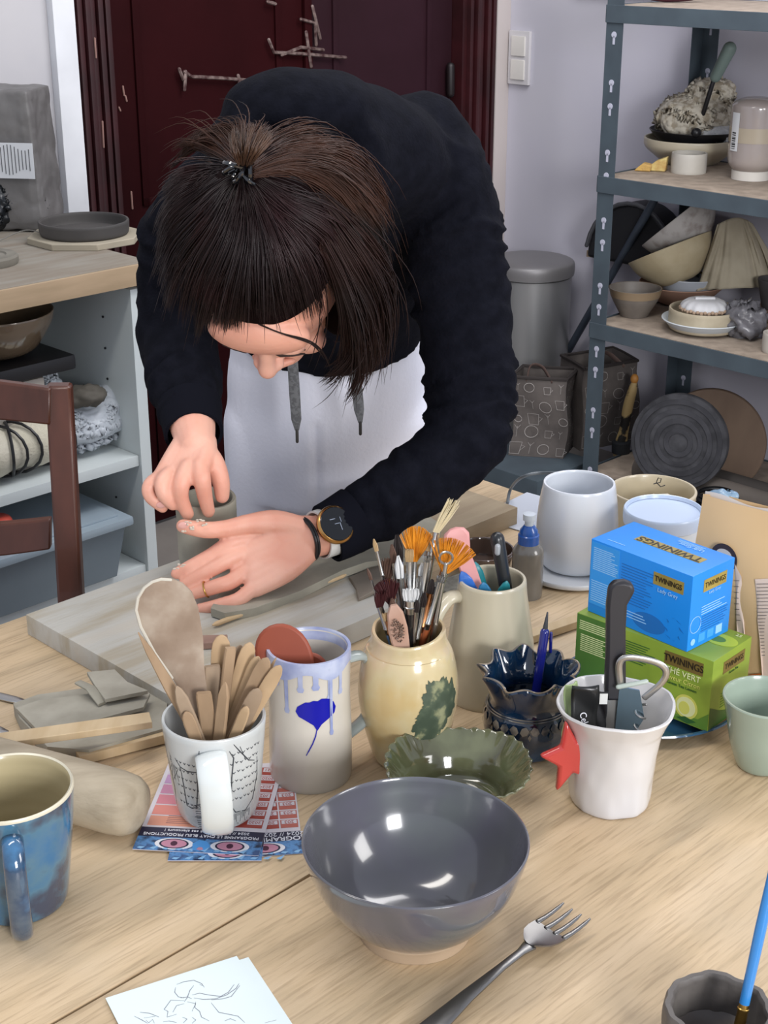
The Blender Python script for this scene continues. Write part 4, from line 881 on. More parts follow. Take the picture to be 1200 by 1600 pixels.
bl_ = [
    (584, 842, .004, 'round', .0018, H4, Al, H2, 'slim brush with a blue handle at the far left of the vase', .012, .03),
    (574, 888, -.004, 'round', .0013, Br, Al, H4, 'very thin liner brush at the left edge of the vase', .012, .03),
    (620, 835, .016, 'round', .0048, Bk, Al, H1, 'dark round mop brush behind the white pointed one', .026, .03),
    (598, 872, .010, 'splay', .0045, Br, Cu, H4, 'splayed reddish brown brush at the back left of the vase', .02, .02),
    (622, 868, -.002, 'round', .0042, Wh, Al, H1, 'brush with a pointed white tip in the middle left of the vase', .022, .045),
    (651, 822, .014, 'fan', .0042, Or, Al, H5, 'round orange fan brush left of the tall cream one', .034, .035),
    (692, 776, .020, 'splay', .0034, Cr, Al, H4, 'tallest brush with cream hog bristles at the back of the vase', .034, .03),
    (678, 832, .016, 'flat', .0052, H4, Al, H4, 'wide flat brush with a transparent ferrule behind the orange fans', .018, .05),
    (712, 842, .006, 'fan', .0062, Or, Al, H5, 'wide orange fan brush spread out at the right of the vase', .034, .04),
    (602, 905, -.012, 'fan', .0034, Mr, Al, H2, 'maroon fan brush at the front left of the vase', .026, .02),
    (586, 925, -.014, 'splay', .0034, Mr, Al, H2, 'short splayed maroon brush lowest at the left rim', .016, .03),
    (642, 920, -.016, 'flat', .0066, Wh, Al, H1, 'broad brush with a thick black handle at the front of the vase', .012, .012),
    (664, 925, -.010, 'round', .003, Bk, Al, H4, 'narrow black-tipped brush right of the thick black handle', .015, .04),
    (676, 905, -.004, 'round', .0035, Bk, Cu, H5, 'dark brush with a copper ring at the right middle', .014, .04),
    (690, 900, -.008, 'flat', .0032, Al, Al, H5, 'metal-ended brush at the right rim of the vase', .006, .05),
    (630, 905, .002, 'round', .003, Br, Al, H3, 'brown round brush with a yellow handle in the middle', .018, .03),
    (603, 958, -.020, 'flat', .0034, H4, Cu, H3, 'yellow-handled brush leaning at the left front rim', .008, .02),
    (660, 880, .004, 'round', .0032, Wh, Al, H2, 'silver brush with a small white tip between the orange fans', .012, .045),
    (612, 850, .010, 'round', .0030, Br, Al, H5, 'small brown-tipped brush rising behind the white pointed one', .018, .04),
    (640, 858, .006, 'flat', .0036, H4, Al, H4, 'flat metal-banded brush just left of the round orange fan', .012, .05),
    (668, 868, -.002, 'flat', .0034, Al, Al, H1, 'bare steel ferrule of a worn brush between the orange fans', .006, .055),
    (702, 858, .012, 'round', .0026, Cr, Cu, H5, 'slim copper-banded brush behind the wide orange fan', .014, .05),
    (612, 935, -.018, 'round', .0030, Br, Al, H2, 'short brush with a grey-blue handle beside the maroon ones', .014, .03),
    (652, 938, -.018, 'round', .0028, Bk, Al, H1, 'thin dark brush leaning before the thick black handle', .012, .04),
]
for b in bl_: brushset(*b)
tb_ = atd(615, 945, yc.y - .022); t = thing('pink_scrubber_brush', 'pinkish wooden brush with a worn oval head hanging over the front rim of the vase', 'brush', yc + Vector((0, -.02, .03)))
b0 = yc + Vector((.006, -.024, .05))
g = G(); slab(g, b0, tb_, [(0, .004), (.45, .0045), (.6, .0075), (.8, .009), (.93, .0075), (1, .003)], .006, (0, -1, .3)); g.build('handle', mat('pinkish wood', 'b89684', .7, 'a9846f', 30), t, world=True)
M_ = frame(b0, tb_, (0, -1, .3)); L = (tb_ - b0).length; random.seed(4); g = G()
for i in range(120):
    a = random.random() * 6.28; r = math.sqrt(random.random()); p = M_ @ Vector((r * .0055 * math.cos(a), L * .8 + r * .012 * math.sin(a), .003)); g.tube([p, p + Vector((random.uniform(-.001, .001), -.004, .002))], [.0006, .0003], 4, rnd=False)
g.build('bristles', mat('worn bristles', 'a08676', .8), t, world=True)
# hook tool (ring ended) at right of the fans
t = thing('ring_tool', 'steel loop-ended tool standing in front of the wide orange fan brush', 'tool', yc + Vector((.01, 0, .03)))
tp = atd(697, 872, yc.y - .004); g = G(); g.tube([yc + Vector((0.008, 0, .02)), yc + Vector((.022, -.001, .125)), tp - Vector((0, 0, .006))], [.0028, .0028, .0018], 10); g.tube([tp + Vector((.006 * math.cos(R(a)), 0, .006 * math.sin(R(a)))) for a in range(0, 361, 30)], .0012, 6, rnd=False); g.build('shaft', M_steel, t, world=True)
# ================================================================== PITCHER
pc_ = base(763, 1114, .045)
t = thing('pitcher', 'tall beige glazed pitcher with a side handle behind the blue pot', 'pitcher', pc_)
pr = cprof([(.044, 0), (.047, .005), (.045, .05), (.041, .08), (.0360, .112), (.0345, .128)], 6)
G().lathe(cupprof(pr, .004), 64, None, None).build('body', mat('beige glaze', 'b3ab94', .28, 'a9a08a', 7, coat=.3, c3='bab29c'), t)
q = smoothpath([(-.031, -.006, .112), (-.045, -.018, .115), (-.057, -.026, .100), (-.061, -.028, .078), (-.057, -.024, .05), (-.042, -.014, .035)], 6); G().tube([Vector(p) for p in q], .0085, 14, .75, rnd=False).build('handle', mat('beige glaze', 'b3ab94', .28), t)
PV = dict(vc=pc_, vh=.14, lim=.031)
def instick(name, lab, cat, px, py, dd, wid, th, m, face=(0, -1, .3), low=.03, group=None):
    top = atd(px, py, pc_.y + dd); bp_ = pc_ + Vector((-(top.x - pc_.x) * .35, (top.y - pc_.y) * .2, low))
    g = G(); slab(g, bp_, top, wid, th, face); o = g.build(name, m, None); return tag(o, lab, cat, group)
leafw = lambda w_: [(0, w_ * .4), (.6, w_ * .6), (.78, w_), (.9, w_ * .85), (.97, w_ * .45), (1, w_ * .1)]
instick('pink_spatula', 'pink silicone spatula standing in the pitcher', 'spatula', 708, 826, .004, [(0, .006), (.72, .0085), (.82, .0080), (.87, .0105), (.94, .0135), (.98, .0105), (1, .004)], .008, mat('pink silicone', 'cf8f8c', .4, 'd69c98', 8))
Teal = mat('teal plastic', '1f8088', .3); Blu = mat('blue plastic', '2a5fae', .3); Cya = mat('petrol plastic', '2c6f98', .3)
instick('teal_modelling_tool', 'tall teal plastic modelling tool behind the pink spatula', 'modelling tool', 742, 878, .010, leafw(.0075), .004, Teal)
instick('blue_modelling_tool', 'royal blue plastic modelling tool at the left of the pitcher mouth', 'modelling tool', 721, 893, -.006, leafw(.0085), .004, Blu)
instick('petrol_modelling_tool', 'petrol blue plastic modelling tool at the middle of the pitcher mouth', 'modelling tool', 755, 910, -.016, leafw(.0085), .004, Cya)
instick('petrol_modelling_tool', 'small sea-green plastic tool end at the right of the pitcher mouth', 'modelling tool', 792, 908, -.010, leafw(.0075), .004, Teal)
tp = atd(777, 842, pc_.y + .004); t = thing('black_marker', 'black marker pen standing in the pitcher', 'marker', pc_ + Vector((.004, 0, .03)))
G().tube([pc_ + Vector((.008, 0, .02)), pc_ + Vector((.0150, .0, .112)), tp], [.0062, .0066, .0072], 18).build('barrel', mat('black marker', '202326', .3), t, world=True)
G().tube([tp - Vector((0, .0072, .012)), tp - Vector((0, .0074, .005))], .003, 8).build('clip', mat('grey clip', '9a9ea2', .3), t, world=True)
# ================================================================== GREEN CRIMPED BOWL
cc = at(716, 1205, .79); cc = Vector((cc.x, cc.y, .7502))
def crimp(n, amp, rk):
    def f(t, r, z, k):
        q_ = max(0, (r - rk) / .02); return (r * (1 + amp * q_ * math.sin(n * t)), z + .05 * amp * q_ * math.sin(n * t + 1.2) + .004 * q_ * math.sin(3 * t))
    return f
t = thing('crimped_bowl', 'olive green glazed bowl with a crimped rim behind the big grey bowl', 'bowl', cc)
pr = cprof([(.034, 0), (.040, .006), (.050, .028), (.055, .036), (.065, .048)], 6)
G().lathe(cprof([(.001, 0), (.034, 0), (.040, .006), (.050, .026), (.058, .040), (.0645, .047), (.0655, .049), (.063, .0485), (.055, .040), (.046, .030), (.040, .018), (.034, .009), (.001, .008)], 5), 144, None, crimp(30, .022, .050)).build('body', mat('olive glaze', '565a3e', .12, '6c6f52', 14, c3='4b4a33', coat=.8), t)
# ================================================================== BLUE RUFFLED POT
bc = base(820, 1194, .034)
t = thing('ruffled_pot', 'dark blue glazed pot with a wavy ruffled rim and a leaf band', 'pot', bc)
def ruf(t, r, z, k):
    q_ = max(0, (z - .055) / .027) ** 2; return (r - .001 * q_ + .0042 * q_ * math.sin(9 * t + .5), z + .0024 * q_ * math.sin(9 * t - .6) + .0015 * q_ * math.sin(4 * t))
prb = cprof([(.030, 0), (.036, .004), (.0415, .022), (.041, .040), (.0365, .054), (.042, .070), (.0475, .082)], 6)
M_dblu = mat('midnight glaze', '0d2a46', .08, '123a5a', 12, c3='0a1c30', coat=1)
G().lathe(cupprof(prb, .0045), 140, None, ruf).build('body', M_dblu, t)
g = G(); g.tube([Vector(((ruf(a, .0455, .0825, 0)[0]) * math.cos(a), ruf(a, .0455, .0825, 0)[0] * math.sin(a), ruf(a, .0455, .0835, 0)[1])) for a in [2 * math.pi * i / 150 for i in range(151)]], .0011, 6, rnd=False); g.build('worn_rim_edge', mat('worn rim', '8d7c66', .3, '4a4a4a', 40), t)
cf = cyl_fn(prb); g = G()
for k in range(11):
    x = (k - 5.5) * .0225 + .01
    for s_ in (1, -1):
        pts = [(x + s_ * .0005, .040), (x + s_ * .004, .044), (x + s_ * .0085, .0425), (x + s_ * .0105, .038), (x + s_ * .0075, .0345), (x + s_ * .003, .036)]
        patch(pts, cf, '', None, None, .002, .0012, g)
    patch([(x - .002, .0335), (x, .0300), (x + .002, .0335), (x, .037)], cf, '', None, None, .002, .0014, g)
g.build('leaf_band', mat('worn silver blue', '827a6e', .3, '2c3038', 60, lo=.42, hi=.6, coat=.5), t)
g = G()
for z in (.0495, .0475): g.tube([Vector(((.0385 + (.0495 - z) * .6) * math.cos(a), (.0385 + (.0495 - z) * .6) * math.sin(a), z)) for a in [2 * math.pi * i / 64 for i in range(65)]], .0007, 6, rnd=False)
g.build('beaded_lines', mat('worn silver blue', '5c5a58', .3), t)
pn_ = thing('blue_pen', 'transparent dark blue ballpoint pen standing in the ruffled pot', 'pen', bc + Vector((0, .01, .01)))
pt_ = atd(851, 988, bc.y + .028); pb_ = bc + Vector((.008, .016, .03))
G().tube([pb_, pb_.lerp(pt_, .7), pt_], .0045, 14).build('barrel', mat('blue barrel', '1a2078', .12, coat=.6), pn_, world=True)
G().tube([pt_ + Vector((.006, -.002, .0)), pt_ + Vector((.0062, -.002, -.02))], .0016, 8).build('clip', mat('blue barrel', '1a2078', .12), pn_, world=True)
G().tube([pt_, pt_ + (pt_ - pb_).normalized() * .020], [.003, .0008], 10).build('tip', mat('dark tip', '3d3f45', .4), pn_, world=True)
# ================================================================== BIG GREY BOWL
gb_ = Vector((.0245, .970, .7502))
t = thing('grey_bowl', 'large glossy grey-blue glazed bowl at the front of the table', 'bowl', gb_)
G().lathe(cprof([(.001, .003), (.038, .003), (.041, 0), (.0445, 0), (.046, .008), (.0475, .012), (.062, .026), (.078, .050), (.0865, .074), (.0885, .083), (.0880, .0848), (.0865, .0842), (.083, .073), (.0735, .048), (.056, .025), (.034, .013), (.001, .010)], 5), 128).build('body', mat('slate glaze', '525255', .16, '5e6263', 9, c3='57565f', coat=.7), t)
G().lathe(cprof([(.0448, .0), (.0466, .008), (.0480, .0122), (.0468, .0126)], 4), 96, cap0=False, cap1=False).build('unglazed_foot', mat('buff foot', 'b09a80', .7, 'a58f76', 20), t)
# ================================================================== STAR CUP
sc_ = base(951, 1280, .034)
t = thing('star_cup', 'white hand-pinched cup with a red star handle holding a knife and tea bags', 'cup', sc_)
def wobc(t, r, z, k):
    n_ = noise.noise(Vector((math.cos(t) * 1.6, math.sin(t) * 1.6, z * 22))) * .0016 + noise.noise(Vector((math.cos(t) * 4, math.sin(t) * 4, z * 50 + 5))) * .0007
    return (r + n_, z + (.0015 * math.sin(3 * t + 1) if z > .08 else 0))
pr = cprof([(.033, 0), (.0365, .004), (.0385, .03), (.0405, .06), (.0445, .080), (.0525, .099)], 7)
G().lathe(cupprof(pr, .0035), 96, None, wobc).build('body', mat('pearl white glaze', 'cdc9c4', .2, 'c6c6c9', 5, coat=.5), t)
sp_ = []
ctr = Vector((-.0425, -.015, .057))
for i in range(10):
    a = R(174 + 36 * i); r = .034 if i % 2 == 0 else .0150; sp_.append((r * math.cos(a) * .85, r * 1.12 * math.sin(a)))
g = G(); g.prism(sp_, .009, Matrix.Translation(ctr) @ Matrix.Rotation(R(12), 4, 'Z') @ Matrix.Rotation(R(90), 4, 'X')); o = g.build('star_handle', mat('coral red glaze', 'bb3d38', .2, coat=.5), t, bevel=.003, angle=70)
hv = mat('knife black', '242327', .4)
# knife
ktop = atd(966, 906, sc_.y + .012); kb = atd(960, 1092, sc_.y + .004)
kn = thing('kitchen_knife', 'kitchen knife with a black handle standing blade down in the star cup', 'knife', sc_ + Vector((0, 0, .02)))
g = G(); Mk = frame(kb, ktop, (0, -1, .3)); L = (ktop - kb).length
prof_ = [(-.0085, 0), (.0085, 0), (.0095, L * .1), (.0085, L * .35), (.0075, L * .6), (.008, L * .8), (.0125, L * .88), (.0145, L * .92), (.012, L * .975), (.005, L * 1.0), (-.004, L * .995), (-.0085, L * .95), (-.010, L * .8), (-.009, L * .4), (-.0095, L * .1)]
g.prism(prof_, .011, Mk @ Matrix.Translation((0, 0, -.0055))); g.build('handle', hv, kn, world=True, bevel=.003)
g = G(); bz_ = -L * .62; g.prism([(-.0075, 0), (.0085, 0), (.009, bz_ * .6), (.0, bz_), (-.006, bz_ * .9)], .0012, Mk @ Matrix.Translation((0, 0, -.0006))); g.build('blade', M_steel, kn, world=True, smooth=False)
# bottle opener
op = thing('can_opener', 'steel looped bottle opener with a corkscrew standing in the star cup', 'bottle opener', sc_ + Vector((.02, 0, .03)))
oc_ = atd(1002, 1056, sc_.y - .004)
lp_ = [(-.020, -.012), (-.021, .010), (-.015, .017), (.012, .013), (.022, .004), (.020, -.006), (.004, -.026), (-.001, -.024), (.008, -.008), (-.010, -.006)]
g = G(); g.tube([oc_ + Vector((x, 0, z)) for x, z in [p[:2] for p in smoothpath([(-.018, -.008), (-.020, .012), (-.012, .018), (.010, .014), (.021, .006), (.019, -.006), (.004, -.022)], 5)]], .0032, 12, .45, up=(0, -1, 0)); g.build('loop_handle', M_steel, op, world=True)
g = G(); g.tube([oc_ + Vector((-.020, -.002, -.010)), oc_ + Vector((.004, -.003, -.004))], .0022, 10); g.build('lever', mat('pale lever', 'a9b3a9', .4), op, world=True)
g = G(); c0_ = oc_ + Vector((.002, .002, -.030)); g.tube([c0_ + Vector((.0045 * math.cos(a), .0045 * math.sin(a), -.0022 * a)) for a in [i * .4 for i in range(50)]], .0011, 6); g.build('corkscrew', M_steel, op, world=True)
g = G(); g.prism([(-.010, .02), (.008, .016), (.014, -.012), (-.002, -.045), (-.012, -.04)], .0015, Matrix.Translation(oc_ + Vector((-.008, .004, -.032))) @ Matrix.Rotation(R(90), 4, 'X')); o = g.build('steel_blade', mat('blue reflecting steel', '8fa9b8', .2, metal=1), op, world=False); o.location = -op.location
def sachet(lab, px, py, dd, w_, h_, m, rz, txt=None, cat='sachet', name='tea_sachet'):
    c = atd(px, py, sc_.y + dd); t = thing(name, lab, cat, c, R(rz))
    g = G(); g.grid(lambda u, v: Vector(((u - .5) * w_, .002 * math.sin(v * 9 + u * 4), (v - 1) * h_)), 8, 14); g.build('packet', m, t, thick=.0018)
    if txt:
        for (s_, sz, x, z) in txt: text(s_, sz, Matrix.Translation((x, -.0035, z)) @ Matrix.Rotation(R(90), 4, 'X') @ Matrix.Rotation(R(-75), 4, 'Z'), W_ink, t)
    return t
sachet('shiny black sachet with white lettering in the left of the star cup', 915, 1072, -.012, .024, .055, mat('black foil', '131414', .3), 6, [('Cel', .0085, -.001, -.030)])
sachet('slim black and white stick sachet beside the black sachet in the star cup', 941, 1080, -.006, .010, .055, mat('black foil 2', '1a1a1c', .35), -8)
o = G(); o.box((0, 0, 0), (.007, .001, .010)); o = o.build('white_tag', mat('tag white', 'cfcfca', .6), None); o.location = atd(943, 1092, sc_.y - .011); tag(o, 'tiny white paper tag on the slim sachet in the star cup', 'tag')
sachet('pale green tea sachet along the left inner wall of the star cup', 893, 1068, .004, .014, .06, mat('pale green foil', 'a9bd84', .4), 40)
# ================================================================== PALE GREEN CUP
p = base(1186, 1213, .021)
one_pot('celadon_cup', 'pale celadon green small cup at the right picture edge', 'cup', p, [(.020, 0), (.024, .004), (.031, .025), (.036, .05), (.0415, .073)], mat('celadon', '98a697', .22, '8e9c8e', 8, coat=.4), .003, 64)
# ================================================================== CLAY-SMEARED CUP + BRUSH
q = at(1123, 1578, .795); c_c = Vector((q.x, q.y, .7502))
t = thing('slip_cup', 'grey clay-smeared cup of slip at the front right corner', 'cup', c_c)
G().lathe(cupprof(cprof([(.032, 0), (.036, .005), (.0385, .03), (.0375, .046)], 5), .006), 72, None, lambda t, r, z, k: (r + .0007 * math.sin(7 * t + z * 90) + .0005 * math.sin(17 * t), z + .0008 * math.sin(5 * t))).build('body', mat('smeared clay', '66615c', .55, '57524f', 18, bump=.6, bs=60), t)
g = G(); g.lathe(cprof([(.0315, .018), (.025, .015), (.012, .012), (.001, .011)], 4), 48, None, None, False, True); g.build('dried_slip', mat('brown slip', '43352d', .45, '5b5450', 25, bump=1, bs=40), t)
bt_ = thing('blue_paint_brush', 'blue-handled brush with a brass ferrule standing in the grey slip cup', 'brush', c_c + Vector((.01, 0, .02)))
e1 = atd(1215, 1330, c_c.y + .02); e0 = atd(1163, 1568, c_c.y - .004); ex = (e0 - e1).normalized()
G().tube([e1 - ex * .05, e1, e1.lerp(e0, .5), e0], [.002, .0032, .0040, .0036], 16).build('handle', mat('blue handle', '2f7fc4', .2, coat=.5), bt_, world=True)
G().tube([e0 - ex * .001, e0 + ex * .003, e0 + ex * .0035, e0 + ex * .005, e0 + ex * .0055, e0 + ex * .022], [.0036, .0036, .0041, .0041, .0037, .0042], 16, rnd=False).build('ferrule', M_gold, bt_, world=True)
# ================================================================== FORK
t = thing('fork', 'steel fork lying tines up on the table beside the big grey bowl', 'fork', at(760, 1540, .75))
fn_ = at(828, 1478, .758); f_end = at(640, 1640, .752); tip = at(900, 1440, .752)
M_fk = mat('fork steel', '8e8c8a', .32, metal=1)
g = G(); slab(g, f_end, fn_, [(0, .009), (.15, .0095), (.45, .006), (.75, .0036), (.92, .0036), (1, .006)], .0028, (0, 0, 1), lambda t: .004 * math.sin(t * 3)); g.build('handle', M_fk, t, world=True)
dirf = (tip - fn_); dirf.z = 0; Lf = dirf.length; dirf.normalize(); sd_ = Vector((dirf.y, -dirf.x, 0))
def fz(s): return .7555 + .0035 * math.cos(s * 3) + .008 * s * s
M0 = Vector((fn_.x, fn_.y, 0))
g = G(); rr = []
for s_, h_ in ((-.02, .0055), (.05, .0095), (.15, .0140), (.28, .0158), (.46, .0160)):
    c = M0 + dirf * (Lf * s_); z = fz(s_); rr.append([c + sd_ * (h_ * k) + Vector((0, 0, z + .0018 * abs(k) ** 2 + dz)) for k, dz in ((-1, 0), (-.5, 0), (0, 0), (.5, 0), (1, 0), (1, .0014), (.5, .0014), (0, .0014), (-.5, .0014), (-1, .0014))])
g.rings(rr); g.build('head', M_fk, t, world=True)
for k in range(4):
    off_ = (-.0138 + .0092 * k); g = G(); g.tube([M0 + dirf * (Lf * s_) + sd_ * off_ + Vector((0, 0, fz(s_) + .001 + .001 * abs(k - 1.5))) for s_ in (.44, .6, .75, .9, 1.0 )], [.0026, .0022, .0020, .0017, .0009], 10, .6, up=(0, 0, 1)); g.build('tine', M_fk, t, world=True)
# ================================================================== DRAWING PAPERS
A = at(165, 1562, .7506); B = at(370, 1496, .7506); xd = (B - A); W_ = xd.length; rot_ = math.atan2(xd.y, xd.x)
for k, (off_, lab) in enumerate((((.008, -.004), 'lower white sheet peeking out under the ink drawing'), ((0, 0), 'white sheet with an ink sketch at the front edge of the table'))):
    pos = A + Vector((math.cos(rot_) * off_[0] - math.sin(rot_) * off_[1], math.sin(rot_) * off_[0] + math.cos(rot_) * off_[1], k * .0012))
    t = thing('paper_sheet', lab, 'paper', pos, rot_)
    G().box((W_ / 2, -.07, 0), (W_, .14, .0006)).build('sheet', mat('paper white', 'dbe6e6', .8), t, smooth=False)
    if k:
        def PX(x, y):
            p = at(x, y, pos.z) - pos; return (p.x * math.cos(-rot_) - p.y * math.sin(-rot_), p.x * math.sin(-rot_) + p.y * math.cos(-rot_))
        def Z_(l): return [PX(120 + x * .3, 1440 + y * .3) for x, y in l]
        D_ = [Z_(l) for l in [[(520, 330), (560, 315), (610, 308), (650, 325), (665, 345)], [(515, 345), (510, 370), (530, 395), (560, 400)], [(640, 330), (655, 335)], [(610, 335), (590, 360), (575, 400), (560, 420)], [(600, 385), (640, 375), (690, 385), (750, 392), (790, 370), (820, 330)], [(610, 400), (660, 408), (720, 405), (780, 385), (830, 350), (845, 325)], [(700, 410), (760, 405), (805, 392), (850, 335)],
            [(560, 415), (490, 412), (455, 460), (475, 470), (470, 500), (520, 485)], [(560, 430), (520, 440), (500, 475)], [(575, 420), (620, 430), (600, 470)], [(700, 425), (740, 475), (790, 485), (840, 495), (875, 528)], [(330, 475), (380, 480), (430, 500)], [(300, 495), (340, 515), (370, 533)], [(350, 505), (410, 495)], [(450, 525), (480, 520), (520, 528)], [(600, 500), (620, 515), (600, 533)], [(770, 520), (800, 508), (830, 520)], [(980, 530), (1040, 515)], [(540, 400), (580, 395), (600, 405)], [(550, 500), (575, 510), (555, 530)], [(620, 420), (615, 450), (640, 470), (650, 500), (690, 520)], [(360, 515), (375, 530), (395, 512), (405, 533)]]]
        ribbons(D_, .00045, lambda x, y: (Vector((x, y, .0003)), Vector((0, 0, 1))), 'ink_sketch', mat('ink grey', '70707e', .6), t, .0002)
        for k2 in range(40):
            pass
# ================================================================== BLUE MUG
q = at(13, 1232, .855); bm = Vector((q.x, q.y, .7502))
t = thing('blue_mug', 'large blue and slate glazed mug with cream inside at the left picture edge', 'mug', bm)
pr = cprof([(.036, 0), (.039, .004), (.043, .03), (.048, .07), (.0512, .104)], 6)
inner = [(r, z) for r, z in pr]
M_bm = mat('blue patch glaze', '2f668f', .15, '3a4254', 22, c3='4a7187', coat=.7, lo=.38, hi=.62)
G().lathe([(.001, 0)] + pr + [(.0512, .1055)], 64, None, None, False, False).build('outside', M_bm, t)
G().lathe([(.0512, .1055), (.0505, .1066), (.0488, .1062)] + [(r - .0035, max(z, .005)) for r, z in reversed(pr)] + [(.001, .005)], 64, None, None, False, False).build('inside', mat('cream inner glaze', 'b8ab88', .25, 'a99c79', 5, stretch=(1, 1, 9), coat=.3), t)
G().lathe([(.0513, .1040), (.0514, .1056), (.0503, .1072), (.0486, .1062)], 64, None, None, False, False).build('rim', mat('cream rim', 'cfc8b2', .3), t)
hx = Vector((.26, -.96, 0)).normalized()
q = smoothpath([(.046, .088), (.060, .090), (.070, .078), (.073, .055), (.069, .028), (.060, .010), (.050, .004), (.041, .012)], 5)
G().tube([hx * r + Vector((0, 0, z)) for r, z in q], .0085, 16, .7, rnd=True).build('handle', mat('blue handle glaze', '3a6a92', .12, '4a5a6a', 30, c3='28415c', coat=.8), t)
# ================================================================== BACK RIGHT OF THE TABLE
o = one_pot('white_plate', 'flat white plate under the white jar', 'plate', base(900, 935, .065, .7505), [(.05, 0), (.064, .003), (.066, .008)], mat('plate white', 'd8dbdf', .3), .004, 72)
wj = o.location + Vector((.004, .004, .0047)); wj = Vector((at(905, 905, .755).x, at(905, 905, .755).y + .042, .7552)); o.location = (wj.x - .004, wj.y - .008, .7502)
t = thing('white_jar', 'tall white glazed jar standing on a white plate', 'jar', wj)
G().lathe(cupprof(cprof([(.034, 0), (.042, .006), (.048, .03), (.0495, .055), (.047, .085), (.0435, .108)], 6), .0035), 72).build('body', mat('blue white jar glaze', 'd8dde4', .25, 'd2d6dc', 5, coat=.4), t)
p = at(812, 800, .75)
o = G().box((0, 0, .0008), (.09, .12, .0012)).build('paper_sheet', mat('paper white 2', 'c3c8d2', .8), None, smooth=False); o.location = (p.x + .012, p.y - .005, .7502); o.rotation_euler = (0, 0, R(-40)); tag(o, 'white sheet of paper lying left of the white jar', 'paper')
cj = atd(1021, 766, 1.755); 
t = thing('cream_jar', 'wide cream pot with clear wrap inside, behind the white tub', 'pot', (cj.x, cj.y, .7502))
G().lathe(cupprof(cprof([(.040, 0), (.047, .006), (.053, .03), (.0535, .06), (.055, cj.z - .7502)], 6), .004), 72).build('body', mat('cream jar glaze', 'bfb399', .3, 'b5a88d', 7, coat=.3), t)
o = G(); o.ell((0, 0, 0), (.028, .022, .010), seg=40, rin=22); o = o.build('plastic_film', mat('clear film', 'c4beb0', .2, 'aea694', 30, coat=.5), None); crump(o, .006, 50, 2); o.location = (cj.x + .004, cj.y - .01, cj.z - .016); tag(o, 'crumpled clear film inside the cream pot', 'plastic film')
g = G(); g.tube([Vector((-.006, 0, 0)), Vector((.002, 0, .002)), Vector((.003, 0, .007)), Vector((-.001, 0, .008)), Vector((-.003, 0, .002)), Vector((.003, 0, -.004)), Vector((.008, 0, -.002))], .0007, 6); o = g.build('black_wire_tie', M_black, None); o.location = atd(1029, 756, cj.y - .012); tag(o, 'tiny looped black wire tie on the clear film', 'wire tie')
tj = at(1037, 796, .850)
t = thing('white_tub', 'white plastic tub with a pale blue lid and printed label', 'tub', (tj.x, tj.y, .7502))
G().lathe(cupprof(cprof([(.038, 0), (.040, .003), (.0435, .085)], 5), .002), 72).build('tub', mat('tub white', 'ccd2d8', .3), t)
G().lathe(cprof([(.0437, .083), (.0465, .084), (.047, .094), (.0465, .1005), (.0445, .101), (.043, .097), (.042, .0965), (.001, .0965)], 2), 72, None, None, False, True).build('lid', mat('lid blue white', 'bccbe2', .25), t)
cf = cyl_fn([(.0405, .003), (.0435, .085)], -math.pi / 2)
ribbons([[(.012 + i * .001, .066), (.020, .0685), (.034, .067)] if i == 0 else [(.010, .060 - .004 * i), (.034, .061 - .004 * i)] for i in range(7)], .0012, cf, 'printed_label', mat('label grey', '6b7078', .5), t, .0004)
# slip bottle
bo = base(822, 940, .0185)
t = thing('slip_bottle', 'small clear bottle of grey slip with a blue nozzle cap', 'bottle', bo)
G().lathe(cprof([(.0165, 0), (.0185, .003), (.0186, .05), (.0175, .060), (.012, .068), (.0105, .071), (.001, .0712)], 4), 40).build('body', mat('grey slip bottle', '68645e', .25, '7a766f', 14, coat=.6), t)
G().lathe([(.0125, .067), (.0125, .078), (.011, .079), (.0105, .084), (.006, .090), (.001, .0905)], 32).build('blue_cap', mat('blue cap', '2557a6', .25, coat=.4), t)
G().lathe([(.0055, .088), (.0050, .096), (.0075, .0965), (.0075, .104), (.001, .1045)], 20).build('nozzle', mat('clear nozzle', 'c4ccd4', .15), t)
# brown glass dish
p = at(755, 884, .7502)
o = one_pot('brown_glass_dish', 'round smoky brown glass dish behind the pitcher', 'dish', Vector((p.x, p.y, .7502)), [(.030, 0), (.034, .003), (.036, .012), (.038, .022)], mat('smoky brown glass', '5d4a40', .1, '6f5b4f', 10, trans=.3, coat=.6), .003)
o = G().box((0, 0, .008), (.05, .035, .016)).build('rough_stone', mat('rough grey stone', '7d7a70', .95, '5f5c54', 60, bump=1.0, bs=120), None, bevel=.002); p = at(712, 932, .75); o.location = (p.x - .002, p.y + .005, .7502); o.rotation_euler = (0, 0, R(40)); crump(o, .001, 60); tag(o, 'rough grey block between the yellow vase and the pitcher', 'block')
# grey cable
g = G(); g.tube([Vector(p[:3]) for p in smoothpath([tuple(at(793, 786, .7525)), tuple(at(798, 764, .765)), tuple(atd(815, 746, 1.84)), tuple(atd(845, 739, 1.84)), tuple(atd(885, 743, 1.83)), tuple(at(930, 768, .753))], 7)], .0022, 8); tag(g.build('grey_cable', mat('cable grey', '70777c', .5), None), 'grey cable looping over the far table edge near the white jar', 'cable')
